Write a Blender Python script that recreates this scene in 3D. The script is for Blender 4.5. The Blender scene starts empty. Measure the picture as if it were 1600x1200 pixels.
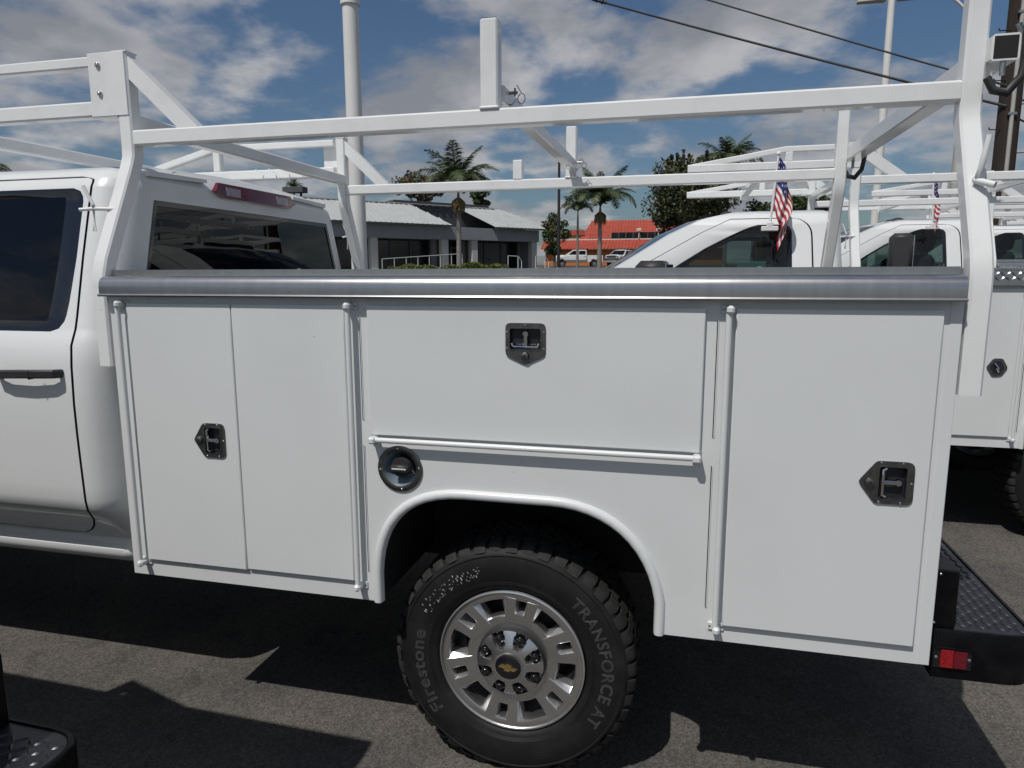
import bpy, bmesh, math, random
from mathutils import Vector, Matrix
random.seed(7)
R = math.radians
scene = bpy.context.scene
col = scene.collection

# ------------------------------------------------------------------ camera
CAM_F, CAM_YAW, CAM_PITCH, CAM_ROLL = 1084.2, 0.240464, 0.157761, -0.002681
CAM_POS = Vector((0.0, -1.93, 1.64))
_cy, _sy, _cp, _sp = math.cos(CAM_YAW), math.sin(CAM_YAW), math.cos(CAM_PITCH), math.sin(CAM_PITCH)
FW = Vector((-_sy*_cp, _cy*_cp, -_sp)); RT = Vector((_cy, _sy, 0)); UP = RT.cross(FW)
_r = RT*math.cos(CAM_ROLL) + UP*math.sin(CAM_ROLL); _u = -RT*math.sin(CAM_ROLL) + UP*math.cos(CAM_ROLL)
RT, UP = _r, _u
cd = bpy.data.cameras.new('camera'); cam = bpy.data.objects.new('camera', cd); col.objects.link(cam)
cd.sensor_width = 36.0; cd.lens = CAM_F/1600*36.0; cd.clip_start = 0.02; cd.clip_end = 3000
m = Matrix((RT, UP, -FW)).transposed().to_4x4(); m.translation = CAM_POS
cam.matrix_world = m
scene.camera = cam
scene.render.resolution_x, scene.render.resolution_y = 1024, 768

def ray(px, py): return FW + RT*((px-800)/CAM_F) - UP*((py-600)/CAM_F)
def at(px, py, Y):
    d = ray(px, py); return CAM_POS + d*((Y-CAM_POS.y)/d.y)

# ------------------------------------------------------------------ light
SUN_V = Vector((0.25, 0.585, -1.0)).normalized()           # the way the light travels
sd = bpy.data.lights.new('sun', 'SUN'); sun = bpy.data.objects.new('sun', sd); col.objects.link(sun)
sun.rotation_euler = (-SUN_V).to_track_quat('Z', 'Y').to_euler(); sun.location = (-6, -14, 24)
sd.energy = 4.6; sd.angle = R(0.53); sd.color = (1.0, 0.965, 0.915)
SUN_EL = math.asin(-SUN_V.z); SUN_AZ = math.atan2(-SUN_V.x, -SUN_V.y)
W = bpy.data.worlds.new('World'); scene.world = W; W.use_nodes = True
nt = W.node_tree; nt.nodes.clear()
def N(tree, t, **kw):
    n = tree.nodes.new(t)
    for k, v in kw.items():
        if k.startswith('i_'):
            n.inputs[k[2:].replace('_', ' ')].default_value = v
        else: setattr(n, k, v)
    return n
def world():
    L = nt.links.new
    out = N(nt, 'ShaderNodeOutputWorld'); bg = N(nt, 'ShaderNodeBackground'); bg.inputs['Strength'].default_value = 0.10
    sky = N(nt, 'ShaderNodeTexSky', sky_type='NISHITA', sun_disc=False)
    sky.sun_elevation = SUN_EL; sky.sun_rotation = SUN_AZ; sky.air_density = 1.25; sky.dust_density = 1.2; sky.ozone_density = 3.0; sky.altitude = 60
    tc = N(nt, 'ShaderNodeTexCoord')
    sep = N(nt, 'ShaderNodeSeparateXYZ'); L(tc.outputs['Generated'], sep.inputs[0])
    zz = N(nt, 'ShaderNodeMath', operation='MAXIMUM'); L(sep.outputs['Z'], zz.inputs[0]); zz.inputs[1].default_value = 0.0
    za = N(nt, 'ShaderNodeMath', operation='ADD'); L(zz.outputs[0], za.inputs[0]); za.inputs[1].default_value = 0.24
    dx = N(nt, 'ShaderNodeMath', operation='DIVIDE'); L(sep.outputs['X'], dx.inputs[0]); L(za.outputs[0], dx.inputs[1])
    dy = N(nt, 'ShaderNodeMath', operation='DIVIDE'); L(sep.outputs['Y'], dy.inputs[0]); L(za.outputs[0], dy.inputs[1])
    cm = N(nt, 'ShaderNodeCombineXYZ'); L(dx.outputs[0], cm.inputs[0]); L(dy.outputs[0], cm.inputs[1]); cm.inputs[2].default_value = 3.7
    n1 = N(nt, 'ShaderNodeTexNoise', noise_dimensions='3D'); n1.inputs['Scale'].default_value = 1.9; n1.inputs['Detail'].default_value = 8; n1.inputs['Roughness'].default_value = 0.56; n1.inputs['Distortion'].default_value = 0.12
    L(cm.outputs[0], n1.inputs['Vector'])
    ramp = N(nt, 'ShaderNodeValToRGB'); ramp.color_ramp.elements[0].position = 0.43; ramp.color_ramp.elements[1].position = 0.57
    ramp.color_ramp.interpolation = 'EASE'
    L(n1.outputs['Fac'], ramp.inputs[0])
    # brighter tops, greyer middles of the clouds: a second, offset sample of the same field
    off = N(nt, 'ShaderNodeVectorMath', operation='ADD'); L(cm.outputs[0], off.inputs[0]); off.inputs[1].default_value = (0.05, 0.16, 0.0)
    n2 = N(nt, 'ShaderNodeTexNoise', noise_dimensions='3D'); n2.inputs['Scale'].default_value = 1.9; n2.inputs['Detail'].default_value = 5; n2.inputs['Roughness'].default_value = 0.55; n2.inputs['Distortion'].default_value = 0.12
    L(off.outputs[0], n2.inputs['Vector'])
    r2 = N(nt, 'ShaderNodeValToRGB'); r2.color_ramp.elements[0].position = 0.40; r2.color_ramp.elements[1].position = 0.60
    r2.color_ramp.elements[0].color = (7.4, 7.3, 7.4, 1); r2.color_ramp.elements[1].color = (3.7, 3.8, 4.1, 1)
    L(n2.outputs['Fac'], r2.inputs[0])
    skg = N(nt, 'ShaderNodeMix', data_type='RGBA', blend_type='MULTIPLY'); skg.inputs[0].default_value = 1.0
    L(sky.outputs[0], skg.inputs[6]); skg.inputs[7].default_value = (0.58, 0.68, 0.80, 1)
    fac = N(nt, 'ShaderNodeMath', operation='MULTIPLY'); L(ramp.outputs[0], fac.inputs[0]); fac.inputs[1].default_value = 0.86
    mx = N(nt, 'ShaderNodeMix', data_type='RGBA'); L(fac.outputs[0], mx.inputs[0]); L(skg.outputs[2], mx.inputs[6]); L(r2.outputs[0], mx.inputs[7])
    L(mx.outputs[2], bg.inputs['Color']); L(bg.outputs[0], out.inputs['Surface'])
world()
scene.view_settings.view_transform = 'Standard'; scene.view_settings.look = 'None'
scene.view_settings.gamma = 1.0; scene.view_settings.exposure = -0.56
scene.view_settings.use_curve_mapping = False

# ------------------------------------------------------------------ materials
MATS = {}
def mat(name, base=(0.8, 0.8, 0.8), rough=0.5, metal=0.0, coat=0.0, spec=0.5, noise=None, bump=None, coords='Object', aniso=None):
    """noise = (scale, detail, colour2, lo, hi); bump = (scale, strength, distance)"""
    mt = bpy.data.materials.new(name); mt.use_nodes = True; t = mt.node_tree; L = t.links.new
    b = t.nodes['Principled BSDF']
    b.inputs['Base Color'].default_value = (*base, 1); b.inputs['Roughness'].default_value = rough
    b.inputs['Metallic'].default_value = metal; b.inputs['Coat Weight'].default_value = coat; b.inputs['Coat Roughness'].default_value = 0.05
    b.inputs['Specular IOR Level'].default_value = spec
    tc = N(t, 'ShaderNodeTexCoord')
    if noise:
        sc, de, c2, lo, hi = noise[:5]
        n = N(t, 'ShaderNodeTexNoise'); n.inputs['Scale'].default_value = sc; n.inputs['Detail'].default_value = de; n.inputs['Roughness'].default_value = 0.6
        if aniso:
            mp = N(t, 'ShaderNodeMapping'); mp.inputs['Scale'].default_value = aniso; L(tc.outputs[coords], mp.inputs[0]); L(mp.outputs[0], n.inputs['Vector'])
        else: L(tc.outputs[coords], n.inputs['Vector'])
        rp = N(t, 'ShaderNodeValToRGB'); rp.color_ramp.elements[0].position = lo; rp.color_ramp.elements[1].position = hi
        rp.color_ramp.elements[0].color = (*base, 1); rp.color_ramp.elements[1].color = (*c2, 1)
        L(n.outputs['Fac'], rp.inputs[0]); L(rp.outputs[0], b.inputs['Base Color'])
    if bump:
        n = N(t, 'ShaderNodeTexNoise'); n.inputs['Scale'].default_value = bump[0]; n.inputs['Detail'].default_value = 4
        if aniso:
            mp = N(t, 'ShaderNodeMapping'); mp.inputs['Scale'].default_value = aniso; L(tc.outputs[coords], mp.inputs[0]); L(mp.outputs[0], n.inputs['Vector'])
        else: L(tc.outputs[coords], n.inputs['Vector'])
        bp = N(t, 'ShaderNodeBump'); bp.inputs['Strength'].default_value = bump[1]; bp.inputs['Distance'].default_value = bump[2]
        L(n.outputs['Fac'], bp.inputs['Height']); L(bp.outputs[0], b.inputs['Normal'])
    MATS[name] = mt
    return mt
def glass(name, tint, reflect=0.05, rough=0.0):
    mt = bpy.data.materials.new(name); mt.use_nodes = True; t = mt.node_tree; L = t.links.new; t.nodes.clear()
    o = N(t, 'ShaderNodeOutputMaterial'); tr = N(t, 'ShaderNodeBsdfTransparent'); tr.inputs[0].default_value = (*tint, 1)
    gl = N(t, 'ShaderNodeBsdfGlossy'); gl.inputs['Roughness'].default_value = rough; gl.inputs[0].default_value = (1, 1, 1, 1)
    lw = N(t, 'ShaderNodeLayerWeight'); lw.inputs[0].default_value = 0.5
    pw = N(t, 'ShaderNodeMath', operation='POWER'); L(lw.outputs['Facing'], pw.inputs[0]); pw.inputs[1].default_value = 5.0
    fr = N(t, 'ShaderNodeMath', operation='MULTIPLY_ADD'); L(pw.outputs[0], fr.inputs[0]); fr.inputs[1].default_value = 1.0-reflect; fr.inputs[2].default_value = reflect
    tc = N(t, 'ShaderNodeTexCoord'); n = N(t, 'ShaderNodeTexNoise'); n.inputs['Scale'].default_value = 2.2; L(tc.outputs['Object'], n.inputs['Vector'])
    bp = N(t, 'ShaderNodeBump'); bp.inputs['Strength'].default_value = 0.03; bp.inputs['Distance'].default_value = 0.05; L(n.outputs['Fac'], bp.inputs['Height'])
    L(bp.outputs[0], gl.inputs['Normal'])
    mx = N(t, 'ShaderNodeMixShader'); L(fr.outputs[0], mx.inputs[0]); L(tr.outputs[0], mx.inputs[1]); L(gl.outputs[0], mx.inputs[2]); L(mx.outputs[0], o.inputs[0])
    MATS[name] = mt; return mt
mat('paint', (0.71, 0.725, 0.725), 0.32, coat=0.6, noise=(1.3, 5, (0.675, 0.69, 0.69), 0.45, 0.8), bump=(1.6, 0.10, 0.012))
mat('panel', (0.685, 0.705, 0.705), 0.36, coat=0.4, noise=(2.2, 9, (0.65, 0.668, 0.665), 0.48, 0.78), bump=(2.2, 0.16, 0.006))
mat('rackwhite', (0.77, 0.78, 0.775), 0.26, coat=0.6, noise=(5, 8, (0.66, 0.655, 0.63), 0.5, 0.8), bump=(60, 0.12, 0.0015))
mat('steel', (0.58, 0.57, 0.56), 0.26, metal=1.0, noise=(3, 6, (0.50, 0.495, 0.49), 0.35, 0.7), bump=(7, 0.05, 0.001), aniso=(9, 1, 0.4))
mat('latchsteel', (0.22, 0.215, 0.205), 0.42, metal=1.0, noise=(60, 4, (0.14, 0.14, 0.135), 0.4, 0.7))
mat('chrome', (0.72, 0.72, 0.74), 0.08, metal=1.0, noise=(20, 3, (0.6, 0.6, 0.62), 0.4, 0.8))
mat('darkpan', (0.035, 0.038, 0.046), 0.28, metal=0.3, noise=(30, 3, (0.02, 0.022, 0.028), 0.4, 0.7))
mat('rubber', (0.009, 0.009, 0.010), 0.62, spec=0.3, noise=(9, 8, (0.020, 0.0195, 0.019), 0.45, 0.75), bump=(220, 0.25, 0.0006))
mat('tread', (0.016, 0.016, 0.016), 0.8, noise=(40, 6, (0.034, 0.033, 0.031), 0.45, 0.75), bump=(150, 0.4, 0.001))
mat('letter', (0.040, 0.040, 0.041), 0.5, noise=(30, 4, (0.06, 0.06, 0.058), 0.4, 0.7))
mat('chalk', (0.42, 0.42, 0.41), 0.8, noise=(60, 4, (0.10, 0.10, 0.10), 0.42, 0.62))
mat('alloy', (0.72, 0.715, 0.71), 0.25, metal=0.96, noise=(14, 5, (0.64, 0.635, 0.63), 0.4, 0.75), bump=(120, 0.05, 0.0005))
mat('alloypaint', (0.72, 0.72, 0.72), 0.33, metal=0.85, coat=0.3, noise=(10, 4, (0.62, 0.62, 0.625), 0.4, 0.75))
mat('drum', (0.03, 0.03, 0.032), 0.6, metal=0.4, noise=(12, 4, (0.06, 0.05, 0.045), 0.5, 0.8))
mat('black', (0.0035, 0.0035, 0.0045), 0.3, spec=0.16, noise=(12, 6, (0.011, 0.011, 0.012), 0.45, 0.8))
mat('blackgloss', (0.008, 0.008, 0.010), 0.12, coat=0.5, noise=(6, 4, (0.012, 0.012, 0.013), 0.4, 0.8))
mat('plastic', (0.022, 0.022, 0.024), 0.5, noise=(80, 4, (0.032, 0.032, 0.033), 0.4, 0.7), bump=(300, 0.15, 0.0005))
mat('under', (0.012, 0.012, 0.013), 0.85, noise=(4, 4, (0.022, 0.021, 0.02), 0.4, 0.8))
mat('treadplate', (0.020, 0.021, 0.026), 0.34, metal=0.2, noise=(18, 6, (0.036, 0.036, 0.040), 0.45, 0.8))
mat('alumplate', (0.60, 0.61, 0.63), 0.22, metal=1.0, noise=(18, 4, (0.45, 0.46, 0.48), 0.4, 0.75))
mat('gold', (0.55, 0.36, 0.10), 0.3, metal=0.8, noise=(40, 3, (0.45, 0.29, 0.08), 0.4, 0.7))
mat('redlens', (0.16, 0.006, 0.016), 0.14, coat=0.8, noise=(90, 2, (0.11, 0.004, 0.011), 0.4, 0.6))
mat('redreflector', (0.34, 0.010, 0.015), 0.22, coat=0.6, noise=(150, 1, (0.22, 0.005, 0.008), 0.45, 0.55))
mat('clearlens', (0.42, 0.38, 0.40), 0.15, coat=0.6, noise=(70, 2, (0.3, 0.27, 0.29), 0.4, 0.6))
mat('zinc', (0.50, 0.50, 0.49), 0.35, metal=1.0, noise=(60, 4, (0.35, 0.35, 0.34), 0.4, 0.7))
mat('bluezinc', (0.42, 0.52, 0.62), 0.3, metal=0.55, noise=(18, 4, (0.34, 0.44, 0.54), 0.4, 0.7))
mat('interior', (0.035, 0.036, 0.038), 0.8, noise=(14, 4, (0.05, 0.05, 0.05), 0.4, 0.7))
mat('mint', (0.30, 0.62, 0.52), 0.6, noise=(8, 2, (0.36, 0.66, 0.56), 0.4, 0.7))
mat('tan', (0.48, 0.33, 0.08), 0.6, noise=(20, 2, (0.55, 0.40, 0.14), 0.4, 0.7))
glass('tint', (0.03, 0.036, 0.045), 0.042)
glass('cabglass', (0.36, 0.46, 0.44), 0.055)
mat('flagred', (0.42, 0.025, 0.04), 0.75, noise=(30, 3, (0.35, 0.02, 0.03), 0.4, 0.7))
mat('flagwhite', (0.74, 0.72, 0.72), 0.75, noise=(30, 3, (0.66, 0.64, 0.64), 0.4, 0.7))
mat('flagblue', (0.02, 0.03, 0.16), 0.75, noise=(30, 3, (0.015, 0.02, 0.12), 0.4, 0.7))

def specks(name, scale, size, dark):
    """sparse small chips and grime spots multiplied into a paint's colour"""
    t = MATS[name].node_tree; L = t.links.new; b = t.nodes['Principled BSDF']; src = b.inputs['Base Color'].links[0].from_socket
    tc = [n for n in t.nodes if n.type == 'TEX_COORD'][0]
    v = N(t, 'ShaderNodeTexVoronoi'); v.inputs['Scale'].default_value = scale; v.inputs['Randomness'].default_value = 1.0; L(tc.outputs['Object'], v.inputs['Vector'])
    lt = N(t, 'ShaderNodeMath', operation='LESS_THAN'); L(v.outputs['Distance'], lt.inputs[0]); lt.inputs[1].default_value = size
    mx = N(t, 'ShaderNodeMix', data_type='RGBA', blend_type='MULTIPLY'); L(lt.outputs[0], mx.inputs[0]); L(src, mx.inputs[6]); mx.inputs[7].default_value = (*dark, 1)
    L(mx.outputs[2], b.inputs['Base Color'])
specks('panel', 7.0, 0.020, (0.55, 0.53, 0.50)); specks('rackwhite', 9.0, 0.022, (0.6, 0.56, 0.5))

# ------------------------------------------------------------------ mesh builder
class MB:
    def __init__(s): s.v = []; s.f = []; s.m = []; s.mats = []
    def mi(s, name):
        if name not in s.mats: s.mats.append(name)
        return s.mats.index(name)
    def add(s, vs, fs, m):
        o = len(s.v); s.v += [tuple(v) for v in vs]; k = s.mi(m)
        for f in fs: s.f.append([i+o for i in f]); s.m.append(k)
        return s
    def box(s, x0, x1, y0, y1, z0, z1, m, b=0.002, M=None):
        a = (x0, y0, z0); c = (x1, y1, z1)
        b = min(b, abs(x1-x0)*0.45, abs(y1-y0)*0.45, abs(z1-z0)*0.45)
        vs = []; idx = {}
        for i in (0, 1):
            for j in (0, 1):
                for k in (0, 1):
                    p = [(a, c)[i][0], (a, c)[j][1], (a, c)[k][2]]; sg = (1-2*i, 1-2*j, 1-2*k)
                    for ax in range(3):
                        q = [p[n] + (sg[n]*b if n != ax else 0) for n in range(3)]
                        idx[(i, j, k, ax)] = len(vs); vs.append(q)
        fs = []
        g = lambda i, j, k, ax: idx[(i, j, k, ax)]
        for e in (0, 1):
            q = [g(e, 0, 0, 0), g(e, 0, 1, 0), g(e, 1, 1, 0), g(e, 1, 0, 0)]; fs.append(q if e == 0 else q[::-1])
            q = [g(0, e, 0, 1), g(1, e, 0, 1), g(1, e, 1, 1), g(0, e, 1, 1)]; fs.append(q if e == 0 else q[::-1])
            q = [g(0, 0, e, 2), g(0, 1, e, 2), g(1, 1, e, 2), g(1, 0, e, 2)]; fs.append(q if e == 0 else q[::-1])
        for i in (0, 1):
            for j in (0, 1):
                q = [g(i, j, 0, 0), g(i, j, 1, 0), g(i, j, 1, 1), g(i, j, 0, 1)]; fs.append(q if (i ^ j) else q[::-1])
                q = [g(i, 0, j, 0), g(i, 1, j, 0), g(i, 1, j, 2), g(i, 0, j, 2)]; fs.append(q if not (i ^ j) else q[::-1])
                q = [g(0, i, j, 1), g(1, i, j, 1), g(1, i, j, 2), g(0, i, j, 2)]; fs.append(q if (i ^ j) else q[::-1])
        for i in (0, 1):
            for j in (0, 1):
                for k in (0, 1):
                    q = [g(i, j, k, 0), g(i, j, k, 1), g(i, j, k, 2)]; fs.append(q[::-1] if (i+j+k) % 2 == 0 else q)
        if M is not None: vs = [M @ Vector(v) for v in vs]
        return s.add(vs, fs, m)
    def sweep(s, path, sec, m, up=(0, 0, 1), closed=False, cap=True):
        """sec = list of (a, b): a along side = dir x up, b along the corrected up"""
        P = [Vector(p) for p in path]; n = len(P); k = len(sec); vs = []
        for i in range(n):
            if closed: d0 = (P[i]-P[i-1]).normalized(); d1 = (P[(i+1) % n]-P[i]).normalized()
            else:
                d0 = (P[i]-P[i-1]).normalized() if i else (P[1]-P[0]).normalized()
                d1 = (P[i+1]-P[i]).normalized() if i < n-1 else d0
            t = (d0+d1).normalized(); u = Vector(up); side = t.cross(u)
            if side.length < 1e-4: side = t.cross(Vector((0, 1, 0)))
            side.normalize(); uu = side.cross(t).normalized()
            sc = 1.0/max(0.5, d0.dot(t))
            # stretch along the bend only
            bend = (d1-d0); 
            for a, b in sec:
                q = side*a + uu*b
                if bend.length > 1e-4:
                    bn = bend - t*bend.dot(t)
                    if bn.length > 1e-6:
                        bn.normalize(); q = q + bn*(q.dot(bn)*(sc-1))
                vs.append(P[i]+q)
        fs = []
        rng = n if closed else n-1
        for i in range(rng):
            for j in range(k):
                a = i*k+j; b = i*k+(j+1) % k; c = ((i+1) % n)*k+(j+1) % k; d = ((i+1) % n)*k+j
                fs.append([a, b, c, d])
        if cap and not closed: fs.append(list(range(k))[::-1]); fs.append([(n-1)*k+j for j in range(k)])
        return s.add(vs, fs, m)
    def rod(s, path, r, m, seg=10, **kw):
        return s.sweep(path, [(r*math.cos(2*math.pi*i/seg), r*math.sin(2*math.pi*i/seg)) for i in range(seg)], m, **kw)
    def tube(s, path, w, h, m, b=0.005, **kw):
        w /= 2; h /= 2
        return s.sweep(path, [(-w+b, -h), (w-b, -h), (w, -h+b), (w, h-b), (w-b, h), (-w+b, h), (-w, h-b), (-w, -h+b)], m, **kw)
    def prism(s, poly, fn0, fn1, m, caps=(True, True), sides=True, m2=None, loop=True):
        n = len(poly); A = [fn0(*p) for p in poly]; B = [fn1(*p) for p in poly]; fs = []
        if caps[0]: fs.append(list(range(n))[::-1])
        if caps[1]: fs.append([n+i for i in range(n)])
        s.add(A+B, fs, m)
        if sides: s.add(A+B, [[i, (i+1) % n, n+(i+1) % n, n+i] for i in range(n if loop else n-1)], m2 or m)
        return s
    def lathe(s, prof, m, seg=48, axis='Y', c=(0, 0, 0), a0=0, a1=2*math.pi):
        """prof = [(r, h)] turned about an axis; h goes along it"""
        full = abs(a1-a0-2*math.pi) < 1e-6; ns = seg if full else seg+1; k = len(prof); vs = []
        for i in range(ns):
            a = a0+(a1-a0)*i/seg
            for r, h in prof:
                if axis == 'Y': p = (r*math.cos(a), h, r*math.sin(a))
                elif axis == 'Z': p = (r*math.cos(a), r*math.sin(a), h)
                else: p = (h, r*math.cos(a), r*math.sin(a))
                vs.append((p[0]+c[0], p[1]+c[1], p[2]+c[2]))
        fs = []
        for i in range(seg):
            for j in range(k-1):
                a = i*k+j; b = ((i+1) % ns)*k+j
                fs.append([a, a+1, b+1, b])
        return s.add(vs, fs, m)
    def dome(s, c, r, h, m, n=(0, -1, 0), seg=10):
        nv = Vector(n).normalized(); q = nv.to_track_quat('Z', 'Y'); vs = []; rings = [(1, 0), (0.92, 0.45), (0.6, 0.85), (0.0, 1.0)]
        for rr, hh in rings[:-1]:
            for i in range(seg):
                a = 2*math.pi*i/seg; vs.append(Vector(c)+q @ Vector((r*rr*math.cos(a), r*rr*math.sin(a), h*hh)))
        vs.append(Vector(c)+q @ Vector((0, 0, h))); fs = []
        for j in range(2):
            for i in range(seg): fs.append([j*seg+i, j*seg+(i+1) % seg, (j+1)*seg+(i+1) % seg, (j+1)*seg+i])
        for i in range(seg): fs.append([2*seg+i, 2*seg+(i+1) % seg, 3*seg])
        return s.add(vs, fs, m)
    def build(s, name, parent=None, org=(0, 0, 0), smooth=32, recalc=True, loc=None):
        me = bpy.data.meshes.new(name)
        o = Vector(org); me.from_pydata([Vector(v)-o for v in s.v], [], s.f)
        for nme in s.mats: me.materials.append(MATS[nme])
        me.polygons.foreach_set('material_index', s.m)
        if recalc:
            bm = bmesh.new(); bm.from_mesh(me); bmesh.ops.remove_doubles(bm, verts=bm.verts, dist=1e-5)
            bmesh.ops.recalc_face_normals(bm, faces=bm.faces); bm.to_mesh(me); bm.free()
        if smooth:
            me.polygons.foreach_set('use_smooth', [True]*len(me.polygons)); me.set_sharp_from_angle(angle=R(smooth))
        me.update()
        ob = bpy.data.objects.new(name, me); col.objects.link(ob)
        if parent is not None: ob.parent = parent
        if loc is not None: ob.location = loc
        return ob
def tag(o, label=None, cat=None, group=None, kind=None):
    if label: o['label'] = label
    if cat: o['category'] = cat
    if group: o['group'] = group
    if kind: o['kind'] = kind
    return o
def empty(name, loc, rz=0.0):
    o = bpy.data.objects.new(name, None); col.objects.link(o); o.location = loc; o.rotation_euler = (0, 0, rz); o.empty_display_size = 0.2
    return o
def link_copy(o, parent=None):
    c = o.copy(); col.objects.link(c)
    if parent is not None: c.parent = parent
    return c
def copy_tree(o, parent=None, skip=()):
    c = link_copy(o, parent)
    for ch in list(o.children):
        if ch.name.split('.')[0] not in skip: copy_tree(ch, c, skip)
    return c
def rounded(poly, r, seg=5):
    """round the corners of a 2-D polygon; r = one radius or a list"""
    out = []; n = len(poly)
    for i in range(n):
        p = Vector(poly[i]); a = Vector(poly[i-1])-p; b = Vector(poly[(i+1) % n])-p; rr = r[i] if isinstance(r, (list, tuple)) else r
        if rr <= 0: out.append(tuple(p)); continue
        la, lb = a.length, b.length; a.normalize(); b.normalize(); ang = a.angle(b); t = min(rr/math.tan(ang/2), la*0.49, lb*0.49)
        p0 = p+a*t; p1 = p+b*t
        for k in range(seg+1):
            u = k/seg; out.append(tuple(p0*(1-u)**2+p*2*u*(1-u)+p1*u*u))
    return out
# ------------------------------------------------------------------ pickup cabs (world coordinates of the main truck, facing -X)
ORG = Vector((-0.5, 0.99, 0.0)); YC = 0.99
def lerp_tab(tab, z):
    if z <= tab[0][0]: return tab[0][1]
    for (a, p), (b, q) in zip(tab, tab[1:]):
        if z <= b: return p+(q-p)*(z-a)/(b-a)
    return tab[-1][1]
SIDE = [(.560, .19), (.566, .150), (.585, .130), (.605, .120), (.622, .121), (.634, .134), (.645, .146), (.655, .150), (.70, .120), (.75, .075), (.785, .036), (.81, .014), (.85, .004),
        (1.0, .0), (1.2, -.004), (1.33, .0), (1.40, .010), (1.43, .024), (1.455, .036), (1.50, .050), (1.70, .105), (1.95, .180), (1.975, .195), (2.0, .215), (2.02, .245)]
ROOF = [(2.032, .285), (2.045, .36), (2.056, .50), (2.064, .68), (2.068, .85), (2.07, .99)]
def cab(cfg, parent, zoff=0.0):
    xfT, doors, gl = cfg['front'], cfg['doors'], cfg['glass']
    ZB, ZT, WB, WT = 0.665, 1.985, 1.445, 1.945
    def xr(z): return -1.905-0.035*max(0, z-1.2)-(0.9*(max(0, z-1.985))**1 if z > 1.985 else 0)
    def rcut(z, lo, hi, r):
        d = min(z-lo, hi-z)
        if d >= r: return 0.0
        d = max(d, 0.0); return r-math.sqrt(max(0, r*r-(r-d)**2))
    zs = set(z for z, _ in SIDE)
    for z in (ZB, ZT): zs |= {z-.004, z-.0015, z+.0015, z+.004}
    zs |= {ZB+.02, ZB+.05, ZB+.09, ZB+.13, ZT-.02, ZT-.05, ZT-.09, WB, WB+.012, WB+.035, WB+.06, WB+.1, WT, WT-.012, WT-.03, WT-.05, WT-.08, 1.6, 1.8, 1.1, .9}
    zs = [z for z in sorted(zs)]
    rows = [(z, lerp_tab(SIDE, z)) for z in zs if z <= 2.02]+ROOF
    B = {}
    def bk(key): return B.setdefault(key, MB())
    ncol = None; grid = []; labels = None
    for z, y in rows:
        cols = []; lab = []
        x0 = xr(z)-.105
        cols.append((x0, 0, None)); 
        prev = 'shell'
        for k, d in enumerate(doors):
            cut = rcut(z, ZB, ZT, .11)
            sr = lerp_tab(d['sr'], z)-(cut if k == 0 else 0)
            sr = min(sr, x0-.012) if k == 0 else sr
            wc = rcut(z, WB, WT, .05)
            wr = lerp_tab(d['wr'], z)-wc; wf = lerp_tab(d['wf'], z)+wc*.6
            wr = min(wr, sr-.012)
            inn = ZB < z < ZT
            g = .012 if inn else 0
            for dx, dep in ((.005, 0), (.002, g), (-.002, g), (-.005, 0)):
                lab.append(prev if dx == .005 else 'seam'); cols.append((sr+dx, dep, None))
            t0, t1 = d.get('tr', .07), .03
            if wf > wr-t0-t1-.02: wf = wr-t0-t1-.02
            seq = [(sr-.5*(sr-wr), ('door', k)), (wr, ('door', k)), (wr-t0, ('trim', k))]
            for n in range(1, 4): seq.append((wr-t0+(wf+t1-(wr-t0))*n/3, ('glass', k)))
            seq += [(wf, ('trim', k))]
            for x, l in seq: lab.append(l); cols.append((x, 0, l))
            prev = ('door', k)
        xf = lerp_tab(xfT, z)
        lastseam = min(lerp_tab(doors[-1]['sf'], z), cols[-1][0]-.02); lastseam = max(lastseam, xf+.02)
        g = .012 if ZB < z < ZT else 0
        for dx, dep in ((.004, 0), (.0015, g), (-.0015, g), (-.004, 0)):
            lab.append(prev if dx == .004 else 'seam'); cols.append((lastseam+dx, dep, None))
        lab.append('shell'); cols.append((xf, 0, None))
        # keep the columns in order towards the front
        xs = [c[0] for c in cols]
        for i in range(1, len(xs)): xs[i] = min(xs[i], xs[i-1]-.0005)
        lo = xf
        row = []
        for i, c in enumerate(cols):
            x = xs[i]
            dep = c[1]
            if (abs(z-ZB) < .002 or abs(z-ZT) < .002) and labels is None: pass
            row.append([x, y+dep, z])
        if labels is None: labels = lab
        grid.append(row)
    nr = len(rows); nc = len(grid[0])
    # the sheet steps back round each pane and along the door's top and bottom seams
    for j, (z, y) in enumerate(rows):
        for i in range(nc):
            l0 = labels[i-1] if i else 'shell'; l1 = labels[i] if i < nc-1 else 'shell'
            isd = any(isinstance(l, tuple) for l in (l0, l1))
            if isd and (abs(z-ZB) < .002 or abs(z-ZT) < .002): grid[j][i][1] += .005
            if (isinstance(l0, tuple) and l0[0] == 'glass') or (isinstance(l1, tuple) and l1[0] == 'glass'):
                if WB+.02 < z < WT-.02: grid[j][i][1] += .010
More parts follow.
